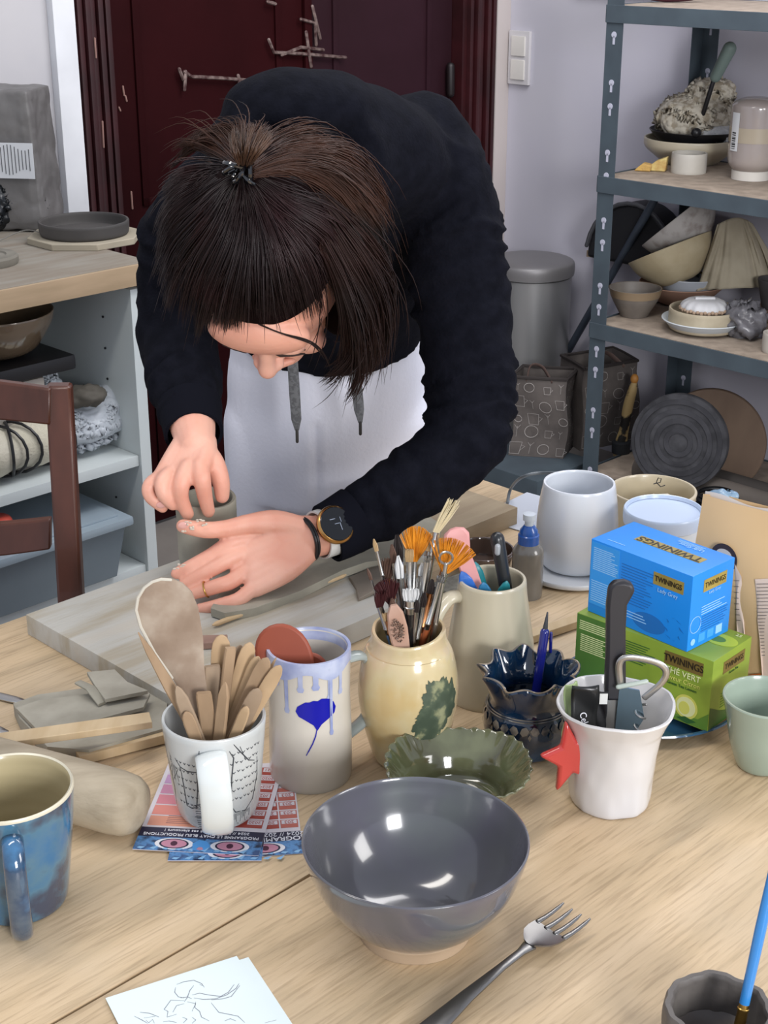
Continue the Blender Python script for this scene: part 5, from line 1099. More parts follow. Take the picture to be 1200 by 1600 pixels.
# ================================================================== BLUE PLATE AND TEA BOXES
pcn = at(1010, 1078, .762)
one_pot('blue_plate', 'dark blue glazed plate under the stacked tea boxes', 'plate', Vector((pcn.x, pcn.y, .7502)), [(.06, 0), (.085, .004), (.097, .012)], mat('slate blue glaze', '24405c', .15, '2c5270', 8, coat=.7), .004, 96)
def teabox(name, lab, corner, far, h, depth, col, colside, w_z):
    """corner: near bottom edge point; far: other end of the long face"""
    L = (far - corner); L.z = 0; ln = L.length; rz = math.atan2(-L.y, -L.x)  # local +x points from far to near corner
    t = thing(name, lab, 'tea box', (far.x, far.y, w_z), rz)
    G().box((ln / 2, depth / 2, h / 2), (ln, depth, h), bev=.0008).build('carton', col, t)
    return t, ln
GoldP = mat('gold panel', 'a08d48', .35, '8a793c', 40); InkB = mat('dark print', '241c14', .4)
MF = lambda x, z: Matrix.Translation((x, -.0004, z)) @ Matrix.Rotation(R(90), 4, 'X')
MT = lambda x, y, h: Matrix.Translation((x, y, h + .0004)) @ Matrix.Rotation(R(180), 4, 'Z')
MS = lambda ln, y, z: Matrix.Translation((ln + .0004, y, z)) @ Matrix.Rotation(R(90), 4, 'Z') @ Matrix.Rotation(R(90), 4, 'X')
def lines(t, x0, x1, z0, n, dz, m, M, nm='small_print', th=.0009):
    g = G(); random.seed(int(x0 * 9999 + z0 * 777))
    for i in range(n):
        e = x1 - (x1 - x0) * random.random() * .3; g.box((0, 0, 0), (e - x0, th, .0002), M @ Matrix.Translation(((x0 + e) / 2, z0 - i * dz, .0003)))
    g.build(nm, m, t, smooth=False)
def panel(t, x, z, w_, h_, m, M, nm, lift=.0002): 
    G().box((x, z, lift), (w_, h_, .0003), M).build(nm, m, t, smooth=False)
F0 = Matrix.Rotation(R(90), 4, 'X'); 
gcn = at(1105, 1144, .7625); gf = at(902, 957, .8395); gf.z = gcn.z
gr, ln = teabox('green_tea_box', 'green lemon green tea box lying on the blue plate under the blue box', gcn, gf, .077, .072, mat('lime carton', '86a038', .4, '96ae40', 9, c3='7c9434'), None, .7625)
FM = F0; TM = lambda h: Matrix.Translation((0, 0, h)); SM = Matrix.Translation((ln, 0, 0)) @ Matrix.Rotation(R(90), 4, 'Z') @ F0
lg_, dg_ = mat('light print', 'd5dca8', .5), mat('dark green', '2f5a2a', .45)
panel(gr, .022, .0385, .043, .076, mat('deep green panel', '4f7a34', .4, '3f6a2e', 12), FM, 'dark_side_panel')
panel(gr, ln * .80, .064, ln * .27, .014, mat('brown gold panel', '6a5a2c', .4), FM, 'brand_panel'); text('TWININGS', .0105, FM @ Matrix.Translation((ln * .80, .064, .0006)), InkB, gr, bold=.0001, sx=.86)
text('THÉ VERT', .009, FM @ Matrix.Translation((ln * .80, .052, .0006)), lg_, gr); text('Saveur Citron', .007, FM @ Matrix.Translation((ln * .80, .0445, .0006)), mat('yellow print', 'c9cf6a', .5), gr); text('Green Tea Lemon', .0045, FM @ Matrix.Translation((ln * .80, .0385, .0006)), dg_, gr)
lines(gr, .004, .040, .070, 5, .0022, lg_, FM); lines(gr, .006, .040, .055, 9, .0022, lg_, FM); lines(gr, .05, .095, .066, 9, .0026, dg_, FM)
def circ(t, x, z, rx, rz_, m, M, nm, lift, n=32):
    g = G(); g.prism([(x + rx * math.cos(2 * math.pi * i / n), z + rz_ * math.sin(2 * math.pi * i / n)) for i in range(n)], .0002, M @ Matrix.Translation((0, 0, lift))); g.build(nm, m, t, smooth=False)
circ(gr, ln * .84, .0185, .013, .013, mat('lemon yellow', 'c8c860', .5), FM, 'lemon_slice', .0002); circ(gr, ln * .84, .0185, .0105, .0105, mat('lemon pale', 'd4d8a0', .5), FM, 'lemon_pith', .0004); circ(gr, ln * .83, .017, .006, .007, mat('lemon yellow', 'c8c860', .5), FM, 'lemon_core', .0006); circ(gr, ln * .68, .011, .010, .006, mat('lemon pale', 'd4d8a0', .5), FM, 'lemon_piece', .0004)
g = G(); g.prism([(ln * .78, .004), (ln * .84, .008), (ln * .92, .006), (ln * .86, .001)], .0002, FM @ Matrix.Translation((0, 0, .0006))); g.build('tea_leaf', dg_, gr, smooth=False)
g = G(); g.prism([(.045, .001), (ln * .999, .001), (ln * .999, .020), (ln * .93, .010), (ln * .75, .006), (.08, .012), (.045, .02)], .0002, FM @ Matrix.Translation((0, 0, .0001))); g.build('green_base_band', mat('mid green', '5c8432', .45), gr, smooth=False)
panel(gr, .040, .062, .040, .013, mat('brown gold panel', '6a5a2c', .4), SM, 'brand_panel'); text('TWININGS', .0080, SM @ Matrix.Translation((.040, .062, .0006)), InkB, gr, sx=.88)
text('Green Tea', .004, SM @ Matrix.Translation((.040, .053, .0006)), dg_, gr); lines(gr, .02, .058, .034, 6, .003, mat('mid green', '5c8432', .45), SM)
g = G(); g.prism([(.001, .001), (.071, .001), (.071, .012), (.05, .006), (.02, .016), (.001, .026)], .0002, SM @ Matrix.Translation((0, 0, .0001))); g.build('green_base_band', mat('deep green', '3f6428', .45), gr, smooth=False)
TMm = TM(.077); circ(gr, ln * .88, .045, .018, .012, mat('bright lemon', 'b4c840', .5), TMm, 'lemon_print', .0002); circ(gr, ln * .86, .044, .009, .006, mat('mid green', '5c8432', .45), TMm, 'leaf_print', .0004); text('25', .007, TMm @ Matrix.Translation((ln - .010, .064, .0006)), lg_, gr)
# blue box
zt = .7625 + .077 + .0006
bcn = at(1073, 1019, zt); bf = at(918, 954, zt)
bb_, ln = teabox('blue_tea_box', 'bright blue tea box stacked on the green box', bcn, bf, .080, .067, mat('azure carton', '1582dc', .35, '1f8ae4', 5), None, zt)
SM = Matrix.Translation((ln, 0, 0)) @ Matrix.Rotation(R(90), 4, 'Z') @ F0; hb = .080; TMm = TM(hb); lb1, db1 = mat('pale blue print', '8fc0ea', .45), mat('deep blue print', '1668b4', .4)
panel(bb_, .019, .044, .036, .068, mat('azure lighter', '2f92e0', .35), FM, 'text_panel')
lines(bb_, .004, .036, .072, 12, .0021, lb1, FM); lines(bb_, .003, .034, .036, 10, .0024, lb1, FM); lines(bb_, .040, .080, .066, 14, .0030, db1, FM); lines(bb_, .040, .080, .018, 3, .003, lb1, FM)
gx = ln * .78
panel(bb_, gx, .064, .036, .013, GoldP, FM, 'brand_panel'); text('TWININGS', .0078, FM @ Matrix.Translation((gx, .064, .0006)), InkB, bb_, bold=.0001, sx=.84); text('Lady Grey', .0058, FM @ Matrix.Translation((gx, .053, .0006)), lb1, bb_)
g = G()
for i in range(8):
    a = i * .785; g.prism([(ln * .86 + .012 * math.cos(a + k) * (1 if k % 2 == 0 else .6), .018 + .012 * math.sin(a + k)) for k in (0, .2, .4)], .0002, FM @ Matrix.Translation((0, 0, .0002)))
g.build('flower_print', db1, bb_, smooth=False); circ(bb_, ln * .62, .014, .02, .010, db1, FM, 'blossom_print', .0001)
panel(bb_, ln * .56, .036, .080, .013, GoldP, TMm, 'brand_panel'); text('TWININGS', .0150, TMm @ Matrix.Translation((ln * .56, .036, .0006)) @ Matrix.Rotation(R(180), 4, 'Z'), InkB, bb_, bold=.0001, sx=1.05)
text('Lady Grey', .007, TMm @ Matrix.Translation((ln * .66, .054, .0006)) @ Matrix.Rotation(R(180), 4, 'Z'), lb1, bb_); lines(bb_, ln * .5, ln * .8, .062, 3, .002, lb1, TMm); lines(bb_, ln * .1, ln * .3, .010, 1, .002, lb1, TMm)
panel(bb_, .037, .064, .037, .013, GoldP, SM, 'brand_panel'); text('TWININGS', .0078, SM @ Matrix.Translation((.037, .064, .0006)), InkB, bb_, sx=.86); text('Lady Grey', .0045, SM @ Matrix.Translation((.037, .055, .0006)), lb1, bb_)
lines(bb_, .018, .060, .042, 4, .0026, lb1, SM); lines(bb_, .020, .062, .031, 7, .0026, db1, SM)
g = G(); g.tube([SM @ Vector((.010 + .0085 * math.cos(a), .026 + .0085 * math.sin(a), .0004)) for a in [i * math.pi / 14 for i in range(29)]], .0004, 5, rnd=False); g.build('round_seal', lb1, bb_, smooth=False)
circ(bb_, .008, .008, .0035, .0035, lb1, SM, 'recycling_mark', .0003)
for x in (.022, .036, .050): panel(bb_, x, .009, .010, .009, lb1 if x > .04 else mat('azure mid', '3c98e0', .4), SM, 'pictogram')
# ================================================================== KRAFT BAG
kq = at(1165, 1088, .75); ka, kb_ = toab(kq)
fa, fb_ = ka - .165, kb_ 
lp_ = on_b(1092, 775, kb_); hk = lp_.z - .75; fa = toab(lp_)[0]
kg = thing('kraft_bag', 'brown kraft paper bag standing behind the tea boxes with printed label sheets', 'paper bag', uv(fa, fb_, .7502), RZ)
Wk = ka - fa + .12
Kr = mat('kraft paper', 'dab98c', .7, 'cfae80', 5, bump=.25, bs=18)
g = G(); nx = 30
def kf(u, v):
    x = u * Wk; z = v * hk; y = .004 * math.sin(z * 38) + .003 * math.sin(x * 40 + z * 20) + (.012 * max(0, (z / hk - .5)) )
    xs = Wk * .60; y += .007 * math.exp(-((x - xs) / .006) ** 2); return Vector((x, y, z))
dpk = .055
ringsK = []
for j in range(22):
    v = j / 21; ring = [kf(i / 29, v) for i in range(30)]; dk = dpk * (1 - .75 * v)
    back = [kf(i / 29, v) + Vector((0, dk, 0)) for i in reversed(range(30))]
    ring += [ring[-1].lerp(back[0], .5) + Vector((-.012 * (1 - v * .5), 0, 0))] + back + [back[-1].lerp(ring[0], .5) + Vector((.012, 0, 0))]
    ringsK.append(ring)
g.rings(ringsK, cap1=False); g.build('bag_body', Kr, kg)
KM = lambda x, z: Matrix.Translation((x, -.0055, z)) @ Matrix.Rotation(R(90), 4, 'X')
def kx(px, py):  # pixel -> bag local x,z
    p = on_b(px, py, kb_ - .004); return toab(p)[0] - fa, p.z - .7502
def kpatch(pix, nm, m, lift=.0012):
    poly = [kx(*p) for p in pix]; return patch(poly, lambda x, z: (kf(x / Wk, min(1, z / hk)), Vector((0, -1, 0))), nm, m, kg, .008, lift, smooth=False)
kpatch([(1180, 905), (1230, 905), (1230, 1068), (1190, 1075)], 'label_sheet', mat('label pink white', 'd6c2b4', .7))
kpatch([(1148, 880), (1160, 900), (1164, 1060), (1150, 1060)], 'label_sheet', mat('label pink white', 'd6c2b4', .7))
kpatch([(1168, 1056), (1186, 1054), (1190, 1082), (1172, 1084)], 'orange_tab', mat('orange tab', 'b8642a', .6), .0016)
L_ = []
for i in range(22): y = 912 + i * 5.4; L_.append([kx(1184 + (i * .2), y), kx(1225, y + 1)])
for i in range(8): y = 906 + i * 9; L_.append([kx(1150, y), kx(1158, y)])
ribbons(L_, .0011, lambda x, z: (kf(x / Wk, z / hk), Vector((0, -1, 0))), 'label_text', mat('label text', '4c4644', .7), kg, .0022)
cx_, cz_ = kx(1131, 872); circ(kg, cx_, cz_, .0155, .0155, mat('sticker dark', '3c3134', .5), Matrix.Rotation(R(90), 4, 'X'), 'round_sticker', .004); circ(kg, cx_ + .0, cz_ + .004, .009, .006, mat('sticker light', 'c9c4c0', .5), Matrix.Rotation(R(90), 4, 'X'), 'sticker_emblem', .0046)
g = G(); g.grid(lambda u, v: kf(u, 1) + Vector((0, .004, -.004 + v * (.006 + .002 * math.sin(u * 17)))), 30, 3); g.build('inner_liner', mat('liner white', 'd5d0cc', .5), kg)
o = G(); o.ell((0, 0, 0), (.018, .010, .008), seg=30, rin=18); o = o.build('blue_plastic_packet', mat('blue film', '5f7f9c', .25, '8da0ae', 20), None); crump(o, .005, 40, 6); o.location = uv(fa + .012, fb_ + .022, .7502 + hk - .004); tag(o, 'crumpled pale blue plastic packet above the kraft bag top', 'plastic packet')
# ================================================================== PERSON
# One continuous body (head, neck, trunk, arms, hands, legs); clothing, hair and worn things are children.
hip0 = atd(505, 600, 2.10)
pr_ = thing('person', 'person in black hooded sweatshirt and white trousers bent over the table shaping clay', 'person', (hip0.x, hip0.y + .02, 0))
M_skin = mat('skin', 'e0a68f', .5, 'e4af9a', 10, c3='dc9d87', bump=.15, bs=220, sss=.12)
def C(px, py, d, r): p = atd(px, py, d); return (p.x, p.y, p.z, r)
HC = atd(424, 402, 1.47)                       # head centre
U = Vector((-.06, -.90, .42)).normalized()     # towards the crown
Fc = Vector((-.12, -.42, -.90)); Fc = (Fc - U * Fc.dot(U)).normalized()   # face direction
Sd = U.cross(Fc).normalized()                  # to the side
def HP(s_, f_, u_): return HC + Sd * s_ + Fc * f_ + U * u_
HR = Matrix((Sd, Fc, U)).transposed()
body = G()
body.ell(HC, (.074, .092, .095), HR, 32, 24)                       # skull
body.ell(HP(0, .030, -.055), (.060, .062, .075), HR, 32, 24)        # face
body.ell(HP(0, .066, -.125), (.030, .026, .026), HR)                # chin
body.ell(HP(0, .079, .018), (.052, .022, .034), HR)                 # forehead
body.ell(HP(.022, .083, -.022), (.021, .011, .009), HR); body.ell(HP(-.022, .083, -.022), (.021, .011, .009), HR)   # brows
body.tube([HP(0, .082, -.030), HP(0, .097, -.055), HP(0, .104, -.065)], [.0070, .0085, .0105], 14)   # nose
for s_ in (1, -1):
    body.ell(HP(.009 * s_, .096, -.067), (.0075, .009, .0065), HR)   # nostrils
    body.ell(HP(.036 * s_, .068, -.062), (.022, .016, .020), HR)     # cheeks
    body.ell(HP(.076 * s_, -.006, -.036), (.008, .017, .030), HR)    # ears
body.tube([HP(-.020, .088, -.097), HP(0, .096, -.095), HP(.020, .088, -.097)], [.004, .0065, .004], 10)
body.tube([HP(-.018, .087, -.105), HP(0, .094, -.106), HP(.018, .087, -.105)], [.004, .007, .004], 10)
# neck and trunk
sh_c = atd(505, 255, 1.80)
stube(body, [(*HP(0, -.02, -.06), .052), (*HP(0, -.045, -.15), .050), (*(sh_c + Vector((0, -.04, -.01))), .060), (*sh_c, .085), (*atd(505, 360, 1.95), .10), (*atd(508, 480, 2.06), .105), (*atd(508, 580, 2.09), .12), (*atd(508, 640, 2.09), .11)], 20, 5)
body.ell(sh_c + Vector((.095, .01, -.01)), (.07, .06, .06)); body.ell(sh_c + Vector((-.085, .01, -.02)), (.05, .05, .045))
# legs and feet
for (x0, dx) in ((450, -.03), (578, .025)):
    p = atd(x0, 640, 2.09); stube(body, [(p.x, p.y, p.z - .04, .066), (p.x + dx * .4, p.y + .0, .62, .060), (p.x + dx, p.y + .01, .45, .052), (p.x + dx, p.y + .03, .28, .050), (p.x + dx, p.y + .04, .10, .034), (p.x + dx, p.y + .03, .05, .034)], 16, 5)
    stube(body, [(p.x + dx, p.y + .06, .035, .03), (p.x + dx, p.y - .03, .035, .036), (p.x + dx, p.y - .12, .028, .028)], 14, 5)
# left arm of the person (right side of the picture)
LA = [C(668, 265, 1.80, .052), C(705, 340, 1.80, .050), C(722, 480, 1.78, .046), C(735, 610, 1.74, .041), C(725, 690, 1.70, .038)]
LF = [C(725, 690, 1.70, .038), C(660, 745, 1.66, .037), C(585, 795, 1.615, .031), C(520, 829, 1.585, .0255), C(487, 840, 1.568, .0235)]
stube(body, LA, 18, 5); stube(body, LF, 18, 5)
RA_ = [C(358, 290, 1.80, .046), C(300, 360, 1.82, .046), C(282, 450, 1.82, .042), C(278, 530, 1.80, .040)]
RF = [C(278, 530, 1.80, .040), C(287, 600, 1.73, .036), C(300, 660, 1.66, .028), C(306, 692, 1.625, .0225)]
stube(body, RA_, 18, 5); stube(body, RF, 18, 5)
# ---- left hand (resting round the near side of the clay cup)
def fl(pts, seg=12): stube(body, [C(*p) for p in pts], seg, 4)
def hull(A_, B_, n=5, seg=14, fl_=.55, up=None):
    for i in range(n + 1):
        t = i / n; pts = []
        for a, b in zip(A_, B_): pts.append([a[k] + (b[k] - a[k]) * t for k in range(4)])
        q = smoothpath(pts, 4); body.tube([p[:3] for p in q], [p[3] for p in q], seg)
wristL = C(487, 840, 1.568, .0215)
hull([C(486, 824, 1.574, .014), C(440, 826, 1.562, .0135), C(388, 842, 1.555, .0105)], [C(484, 858, 1.560, .014), C(448, 893, 1.528, .0125), C(398, 921, 1.512, .0098)], 6)
fl([(392, 842, 1.553, .0105), (362, 848, 1.545, .0098), (330, 868, 1.540, .0090), (300, 884, 1.535, .0082), (276, 896, 1.532, .0070)])     # index
fl([(388, 862, 1.545, .0100), (360, 873, 1.534, .0098), (330, 890, 1.527, .0090), (305, 903, 1.524, .0080), (288, 912, 1.523, .0068)])     # middle
fl([(388, 888, 1.532, .0098), (362, 908, 1.517, .0094), (345, 914, 1.512, .0090), (320, 922, 1.511, .0082), (300, 928, 1.512, .0070)])     # ring
fl([(398, 916, 1.515, .0090), (374, 936, 1.500, .0086), (352, 943, 1.497, .0080), (328, 949, 1.498, .0074), (312, 951, 1.500, .0062)])     # little
fl([(470, 828, 1.566, .016), (430, 818, 1.560, .0160), (392, 818, 1.552, .0118), (352, 826, 1.545, .0100), (320, 828, 1.543, .0098), (286, 822, 1.545, .0082)])   # thumb
# ---- right hand (fingers bent down into the cup)
hull([C(289, 690, 1.630, .0135), C(270, 716, 1.612, .0115), C(252, 742, 1.600, .0092)], [C(321, 690, 1.628, .0135), C(322, 710, 1.606, .0125), C(314, 732, 1.588, .0105)], 6)
fl([(313, 728, 1.590, .0108), (316, 750, 1.578, .0104), (320, 775, 1.582, .0092), (326, 799, 1.590, .0078)])       # index
fl([(294, 730, 1.592, .0108), (284, 755, 1.578, .0104), (283, 778, 1.578, .0092), (293, 803, 1.583, .0078)])       # middle
fl([(272, 736, 1.598, .0100), (255, 752, 1.582, .0096), (256, 772, 1.576, .0088), (270, 788, 1.580, .0076)])       # ring
fl([(255, 742, 1.602, .0090), (234, 758, 1.590, .0086), (235, 776, 1.586, .0080), (254, 793, 1.586, .0066)])       # little
fl([(316, 702, 1.618, .0140), (334, 724, 1.606, .0130), (345, 752, 1.600, .0108), (347, 775, 1.598, .0088)])       # thumb
skin = body.build('body', M_skin, pr_, world=True); remesh(skin, .0020, 4, .5)
# eyes closed line, mouth
g = G()
for s_ in (1, -1): g.tube([HP(s_ * x, .086 - .25 * abs(x - .03), -.036 - .12 * abs(x - .03)) for x in (.014, .022, .030, .040)], [.0009, .0014, .0014, .0008], 6)
g.build('eyelashes', mat('lash brown', '1c1210', .6), pr_, world=True)
g = G()
for s_ in (1, -1): g.tube([HP(s_ * x, .0945 - .22 * abs(x - .02), -.021 - .1 * abs(x - .022)) for x in (.010, .018, .030, .042)], [.0012, .0022, .0020, .0009], 6)
g.build('eyebrows', mat('brow brown', '2a1a14', .7), pr_, world=True)
# ---- sweatshirt
M_hd = mat('navy black sweatshirt', '0d0e15', .95, '13141c', 60, bump=.5, bs=260, spec=.08)
sw_ = G()
def eloft(pts, seg=36):
    """pts: (px,py,D,halfwidth,halfthick, nx,ny,nz) elliptical rings, thick axis = n"""
    q = smoothpath([list(atd(p[0], p[1], p[2])) + list(p[3:]) for p in pts], 5); rr = []
    P = [Vector(p[:3]) for p in q]
    for i, p in enumerate(q):
        T = (P[min(i + 1, len(P) - 1)] - P[max(0, i - 1)]).normalized(); n = Vector(p[5:8]); n = (n - T * n.dot(T)).normalized(); w2 = T.cross(n)
        rr.append([P[i] + w2 * (p[3] * math.cos(2 * math.pi * k / seg)) + n * (p[4] * math.sin(2 * math.pi * k / seg)) for k in range(seg)])
    sw_.rings(rr)
eloft([(490, 262, 1.62, .075, .065, 0, .35, 1), (495, 240, 1.70, .125, .085, 0, .35, 1), (512, 262, 1.80, .158, .088, 0, .5, 1), (512, 335, 1.90, .160, .100, 0, .7, .8), (514, 410, 1.98, .150, .115, 0, .9, .5), (514, 470, 2.03, .142, .118, 0, 1, .3), (514, 505, 2.05, .140, .118, 0, 1, .25)])
stube(sw_, [(*atd(655, 235, 1.82), .070), (*LA[1][:3], .064), (*LA[2][:3], .060), (*LA[3][:3], .056), (*LA[4][:3], .052)], 26, 5)
stube(sw_, [(*LF[0][:3], .052), (*atd(668, 742, 1.665), .0485), (*atd(600, 786, 1.622), .0420), (*atd(548, 815, 1.600), .0375), (*atd(515, 832, 1.587), .0345)], 26, 5, rnd=False)
stube(sw_, [(*atd(362, 285, 1.80), .060), (*RA_[1][:3], .060), (*RA_[2][:3], .055), (*RA_[3][:3], .052)], 26, 5)
stube(sw_, [(*RF[0][:3], .052), (*atd(288, 595, 1.735), .047), (*atd(296, 640, 1.69), .0385), (*atd(300, 668, 1.66), .0335)], 26, 5, rnd=False)
# hood lying on the nape
hq = atd(452, 205, 1.66)
sw_.ell(atd(462, 172, 1.66), (.078, .085, .046), Matrix.Rotation(R(-8), 3, 'X'), 40, 26)
sw_.ell(atd(500, 176, 1.68), (.070, .085, .048), Matrix.Rotation(R(-10), 3, 'X'), 40, 26)
sw_.ell(atd(400, 215, 1.64), (.042, .060, .046), None, 30, 20)
hoodie = sw_.build('sweatshirt', M_hd, pr_, world=True); remesh(hoodie, .0055, 7, .5)
inv = mloc(pr_)
def seginfo(p, pts):
    best = (9, 0, 0); acc = 0
    for a, b in zip(pts, pts[1:]):
        a = Vector(a[:3]); b = Vector(b[:3]); ab = b - a; t = max(0, min(1, (p - a).dot(ab) / ab.length_squared)); d = (p - (a + ab * t)).length
        if d < best[0]: best = (d, acc + t * ab.length, 0)
        acc += ab.length
    return best
off_w = Vector(pr_.location)
rt = Vector((1, 0, 0))
for v in hoodie.data.vertices:
    p = v.co + off_w; d = 0
    for pts, ph, amp in ((LA, 0, .0034), (LF, 2, .0026), (RA_, 4, .0028), (RF, 1, .0026)):
        ds, s_, _ = seginfo(p, pts)
        if ds < .085:
            k_ = min(1, (.085 - ds) / .02)
            nn = noise.noise(p * 9 + Vector((ph, 0, 0))); n2 = noise.noise(p * 16)
            w_n = 1 - abs(math.sin(s_ * 88 + 5.5 * nn + ph + p.x * 14)) * 2; w_m = math.sin(s_ * 205 + 6 * n2 + p.x * 25); d += k_ * amp * (w_n * (.35 + .8 * abs(nn) * 2) + .5 * w_m * abs(n2) * 2); break
    d += .004 * noise.noise(p * 11) + .003 * noise.noise(p * 23 + Vector((5, 0, 0)))
    v.co += v.normal * d
# ribbed cuffs and hem
def cuff(pts, name):
    g = G(); q = smoothpath([(*Vector(p[:3]), p[3]) for p in pts], 5); P = [Vector(p[:3]) for p in q]; rr = []; u = Vector((0, 0, 1)); n = 96
    for pas, dr in ((range(len(P)), 0), (reversed(range(len(P))), -.004)):
        for i in pas:
            T = (P[min(i + 1, len(P) - 1)] - P[max(0, i - 1)]).normalized(); uu = (u - T * u.dot(T)).normalized(); vv = T.cross(uu); r = q[i][3] + dr
            rr.append([P[i] + (uu * math.cos(2 * math.pi * k / n) + vv * math.sin(2 * math.pi * k / n)) * (r + (.0006 if k % 2 else 0)) for k in range(n)])
    g.rings(rr, cap0=False, cap1=False); return g.build('cuff', mat('ribbed cuff', '11121a', .95, bump=.2, bs=100, spec=.08), pr_, world=True)
cuff([(*atd(557, 810, 1.603), .0385), (*atd(530, 825, 1.592), .0365), (*atd(511, 834, 1.584), .0350)], 'cuff')
cuff([(*atd(296, 636, 1.692), .0385), (*atd(300, 660, 1.668), .0355), (*atd(303, 678, 1.650), .0345)], 'cuff')
# ---- trousers
tr = G()
def tl(pts): 
    q = smoothpath([list(atd(p[0], p[1], p[2])) + list(p[3:]) for p in pts], 6); rr = []
    for p in q: rr.append([Vector(p[:3]) + Vector((p[3] * math.cos(a), p[4] * math.sin(a), 0)) for a in [2 * math.pi * k / 40 for k in range(40)]])
    tr.rings(rr)
tl([(512, 470, 2.08, .130, .110), (510, 540, 2.08, .142, .125), (510, 620, 2.09, .146, .130), (512, 700, 2.09, .142, .125), (514, 760, 2.08, .136, .118)])
for x0, dx in ((436, -.01), (590, .02)):
    p = atd(x0, 700, 2.08); stube(tr, [(p.x, p.y, p.z + .05, .080), (p.x, p.y, p.z - .05, .080), (p.x + dx * .5, p.y, .50, .072), (p.x + dx, p.y + .02, .30, .062), (p.x + dx, p.y + .035, .09, .055)], 24, 6)
o = tr.build('trousers', mat('white cotton', 'd8dae6', .85, 'dcdce6', 5, bump=.25, bs=180), pr_, world=True); remesh(o, .006, 6)
for v in o.data.vertices:
    p = v.co + off_w
    v.co += v.normal * (.006 * noise.noise(Vector((p.x * 9, p.y * 9, p.z * 5))) + .0035 * math.sin(p.z * 60 + 4 * noise.noise(p * 8)) * (.3 if p.z < .9 else .8) * abs(noise.noise(p * 6)))
    if p.y < hip0.y and abs(p.x - atd(495, 700, 1.97).x) < .005 and p.z < .84: v.co.y += .003
g = G()
wb = [Vector((atd(512, 522, 2.08).x + .143 * math.cos(a), atd(512, 522, 2.08).y + .127 * math.sin(a), atd(512, 522, 1.95).z)) for a in [2 * math.pi * k / 60 for k in range(61)]]
g.tube(wb, .014, 10, .25, up=(0, 1, 0), rnd=False); g.build('waistband', mat('white cotton', 'ccced8', .85), pr_, world=True)
# drawstrings of the hood
for pts in ([(455, 520, 1.82), (457, 560, 1.83), (460, 610, 1.84), (463, 655, 1.845), (464, 672, 1.845)], [(553, 560, 1.84), (557, 600, 1.84), (561, 640, 1.845), (563, 660, 1.845)]):
    g = G(); P = [atd(*p) for p in pts]; g.tube(P, [.0060, .0070, .0075, .0070, .0030][-len(P):], 10, .3, up=(0, -1, 0)); ds_ = g.build('drawstring', mat('grey cord', '595a5c', .9, '6d6e70', 200, lo=.45, hi=.55), pr_, world=True)
    g = G(); g.tube([P[-1], P[-1] + Vector((0, 0, -.016))], .0021, 8); tp_ = g.build('aglet', mat('dark aglet', '35322f', .5), pr_, world=True)
# shoes
for x0, dx in ((430, -.01), (585, .02)):
    p = atd(x0, 640, 2.09); g = G(); stube(g, [(p.x + dx, p.y + .07, .045, .040), (p.x + dx, p.y - .02, .045, .046), (p.x + dx, p.y - .11, .038, .040), (p.x + dx, p.y - .14, .033, .030)], 18, 6)
    o = g.build('shoe', mat('grey shoe', '55565a', .7), pr_, world=True)
    for v in o.data.vertices: v.co.z = max(v.co.z, .001)
# ---- watch, elastic, ring
wc = Vector(C(507, 833, 1.580, 0)[:3]); wa = (Vector(LF[-1][:3]) - Vector(LF[-2][:3])).normalized()
cam_dir = (Vector((0, 0, CZ)) - wc).normalized(); fn_w = (cam_dir - wa * cam_dir.dot(wa)).normalized(); sd_w = wa.cross(fn_w)
wt = bpy.data.objects.new('wrist_watch', None); COL.objects.link(wt); wt.parent = pr_; wt['label'] = 'white-strapped watch with gold case and black face'
wt.location = wc - Vector(pr_.location)
def ringpts(c, r, n=40, el=1.0): return [c + fn_w * (r * el * math.cos(2 * math.pi * i / n)) + sd_w * (r * math.sin(2 * math.pi * i / n)) for i in range(n + 1)]
wrr = .0268
g = G(); rr = []
for k, (off_, dr) in enumerate(((-.0095, 0), (-.0095, .0022), (.0095, .0022), (.0095, 0), (-.0095, 0))):
    rr.append([p + wa * off_ + (p - wc).normalized() * dr for p in ringpts(wc, wrr)[:-1]])
g.rings(rr, cap0=False, cap1=False); g.build('strap', mat('white silicone', 'dcdcd8', .4), wt, world=True)
fcn = (fn_w * .9 + sd_w * .15).normalized(); Mw = Matrix.Translation(wc + fcn * (wrr + .001)) @ fcn.to_track_quat('Z', 'Y').to_matrix().to_4x4()
G().lathe([(.0215, -.002), (.0228, .001), (.0232, .004), (.0222, .0062), (.0204, .0072)], 48, Mw, cap1=False).build('gold_case', mat('gold case', 'c99a5e', .25, metal=1), wt, world=True)
G().lathe([(.0210, .0066), (.0196, .0078), (.001, .0080)], 48, Mw, cap0=False).build('black_face', mat('watch glass', '0c0e13', .15), wt, world=True)
g = G(); g.box((-.004, .006, .0083), (.007, .0008, .0003), Mw); g.box((.004, -.004, .0083), (.0008, .009, .0003), Mw); g.box((.0, .0, .0083), (.006, .0006, .0003), Mw); g.box((.006, .004, .0083), (.0006, .006, .0003), Mw); g.build('hands_on_dial', mat('dial marks', '8d97a8', .4), wt, world=True, smooth=False)
for off_ in (.024, .027):
    ec = wc + wa * off_; g = G(); g.tube([ec + (p - wc) * (.935) for p in ringpts(wc, wrr)], .0019, 8, rnd=False); g.build('hair_elastic', M_black, pr_, world=True)
rc = Vector(C(322, 921, 1.5105, 0)[:3]); ra = (Vector(C(300, 928, 1.512, 0)[:3]) - Vector(C(345, 914, 1.512, 0)[:3])).normalized(); ru = ra.orthogonal().normalized(); rv = ra.cross(ru)
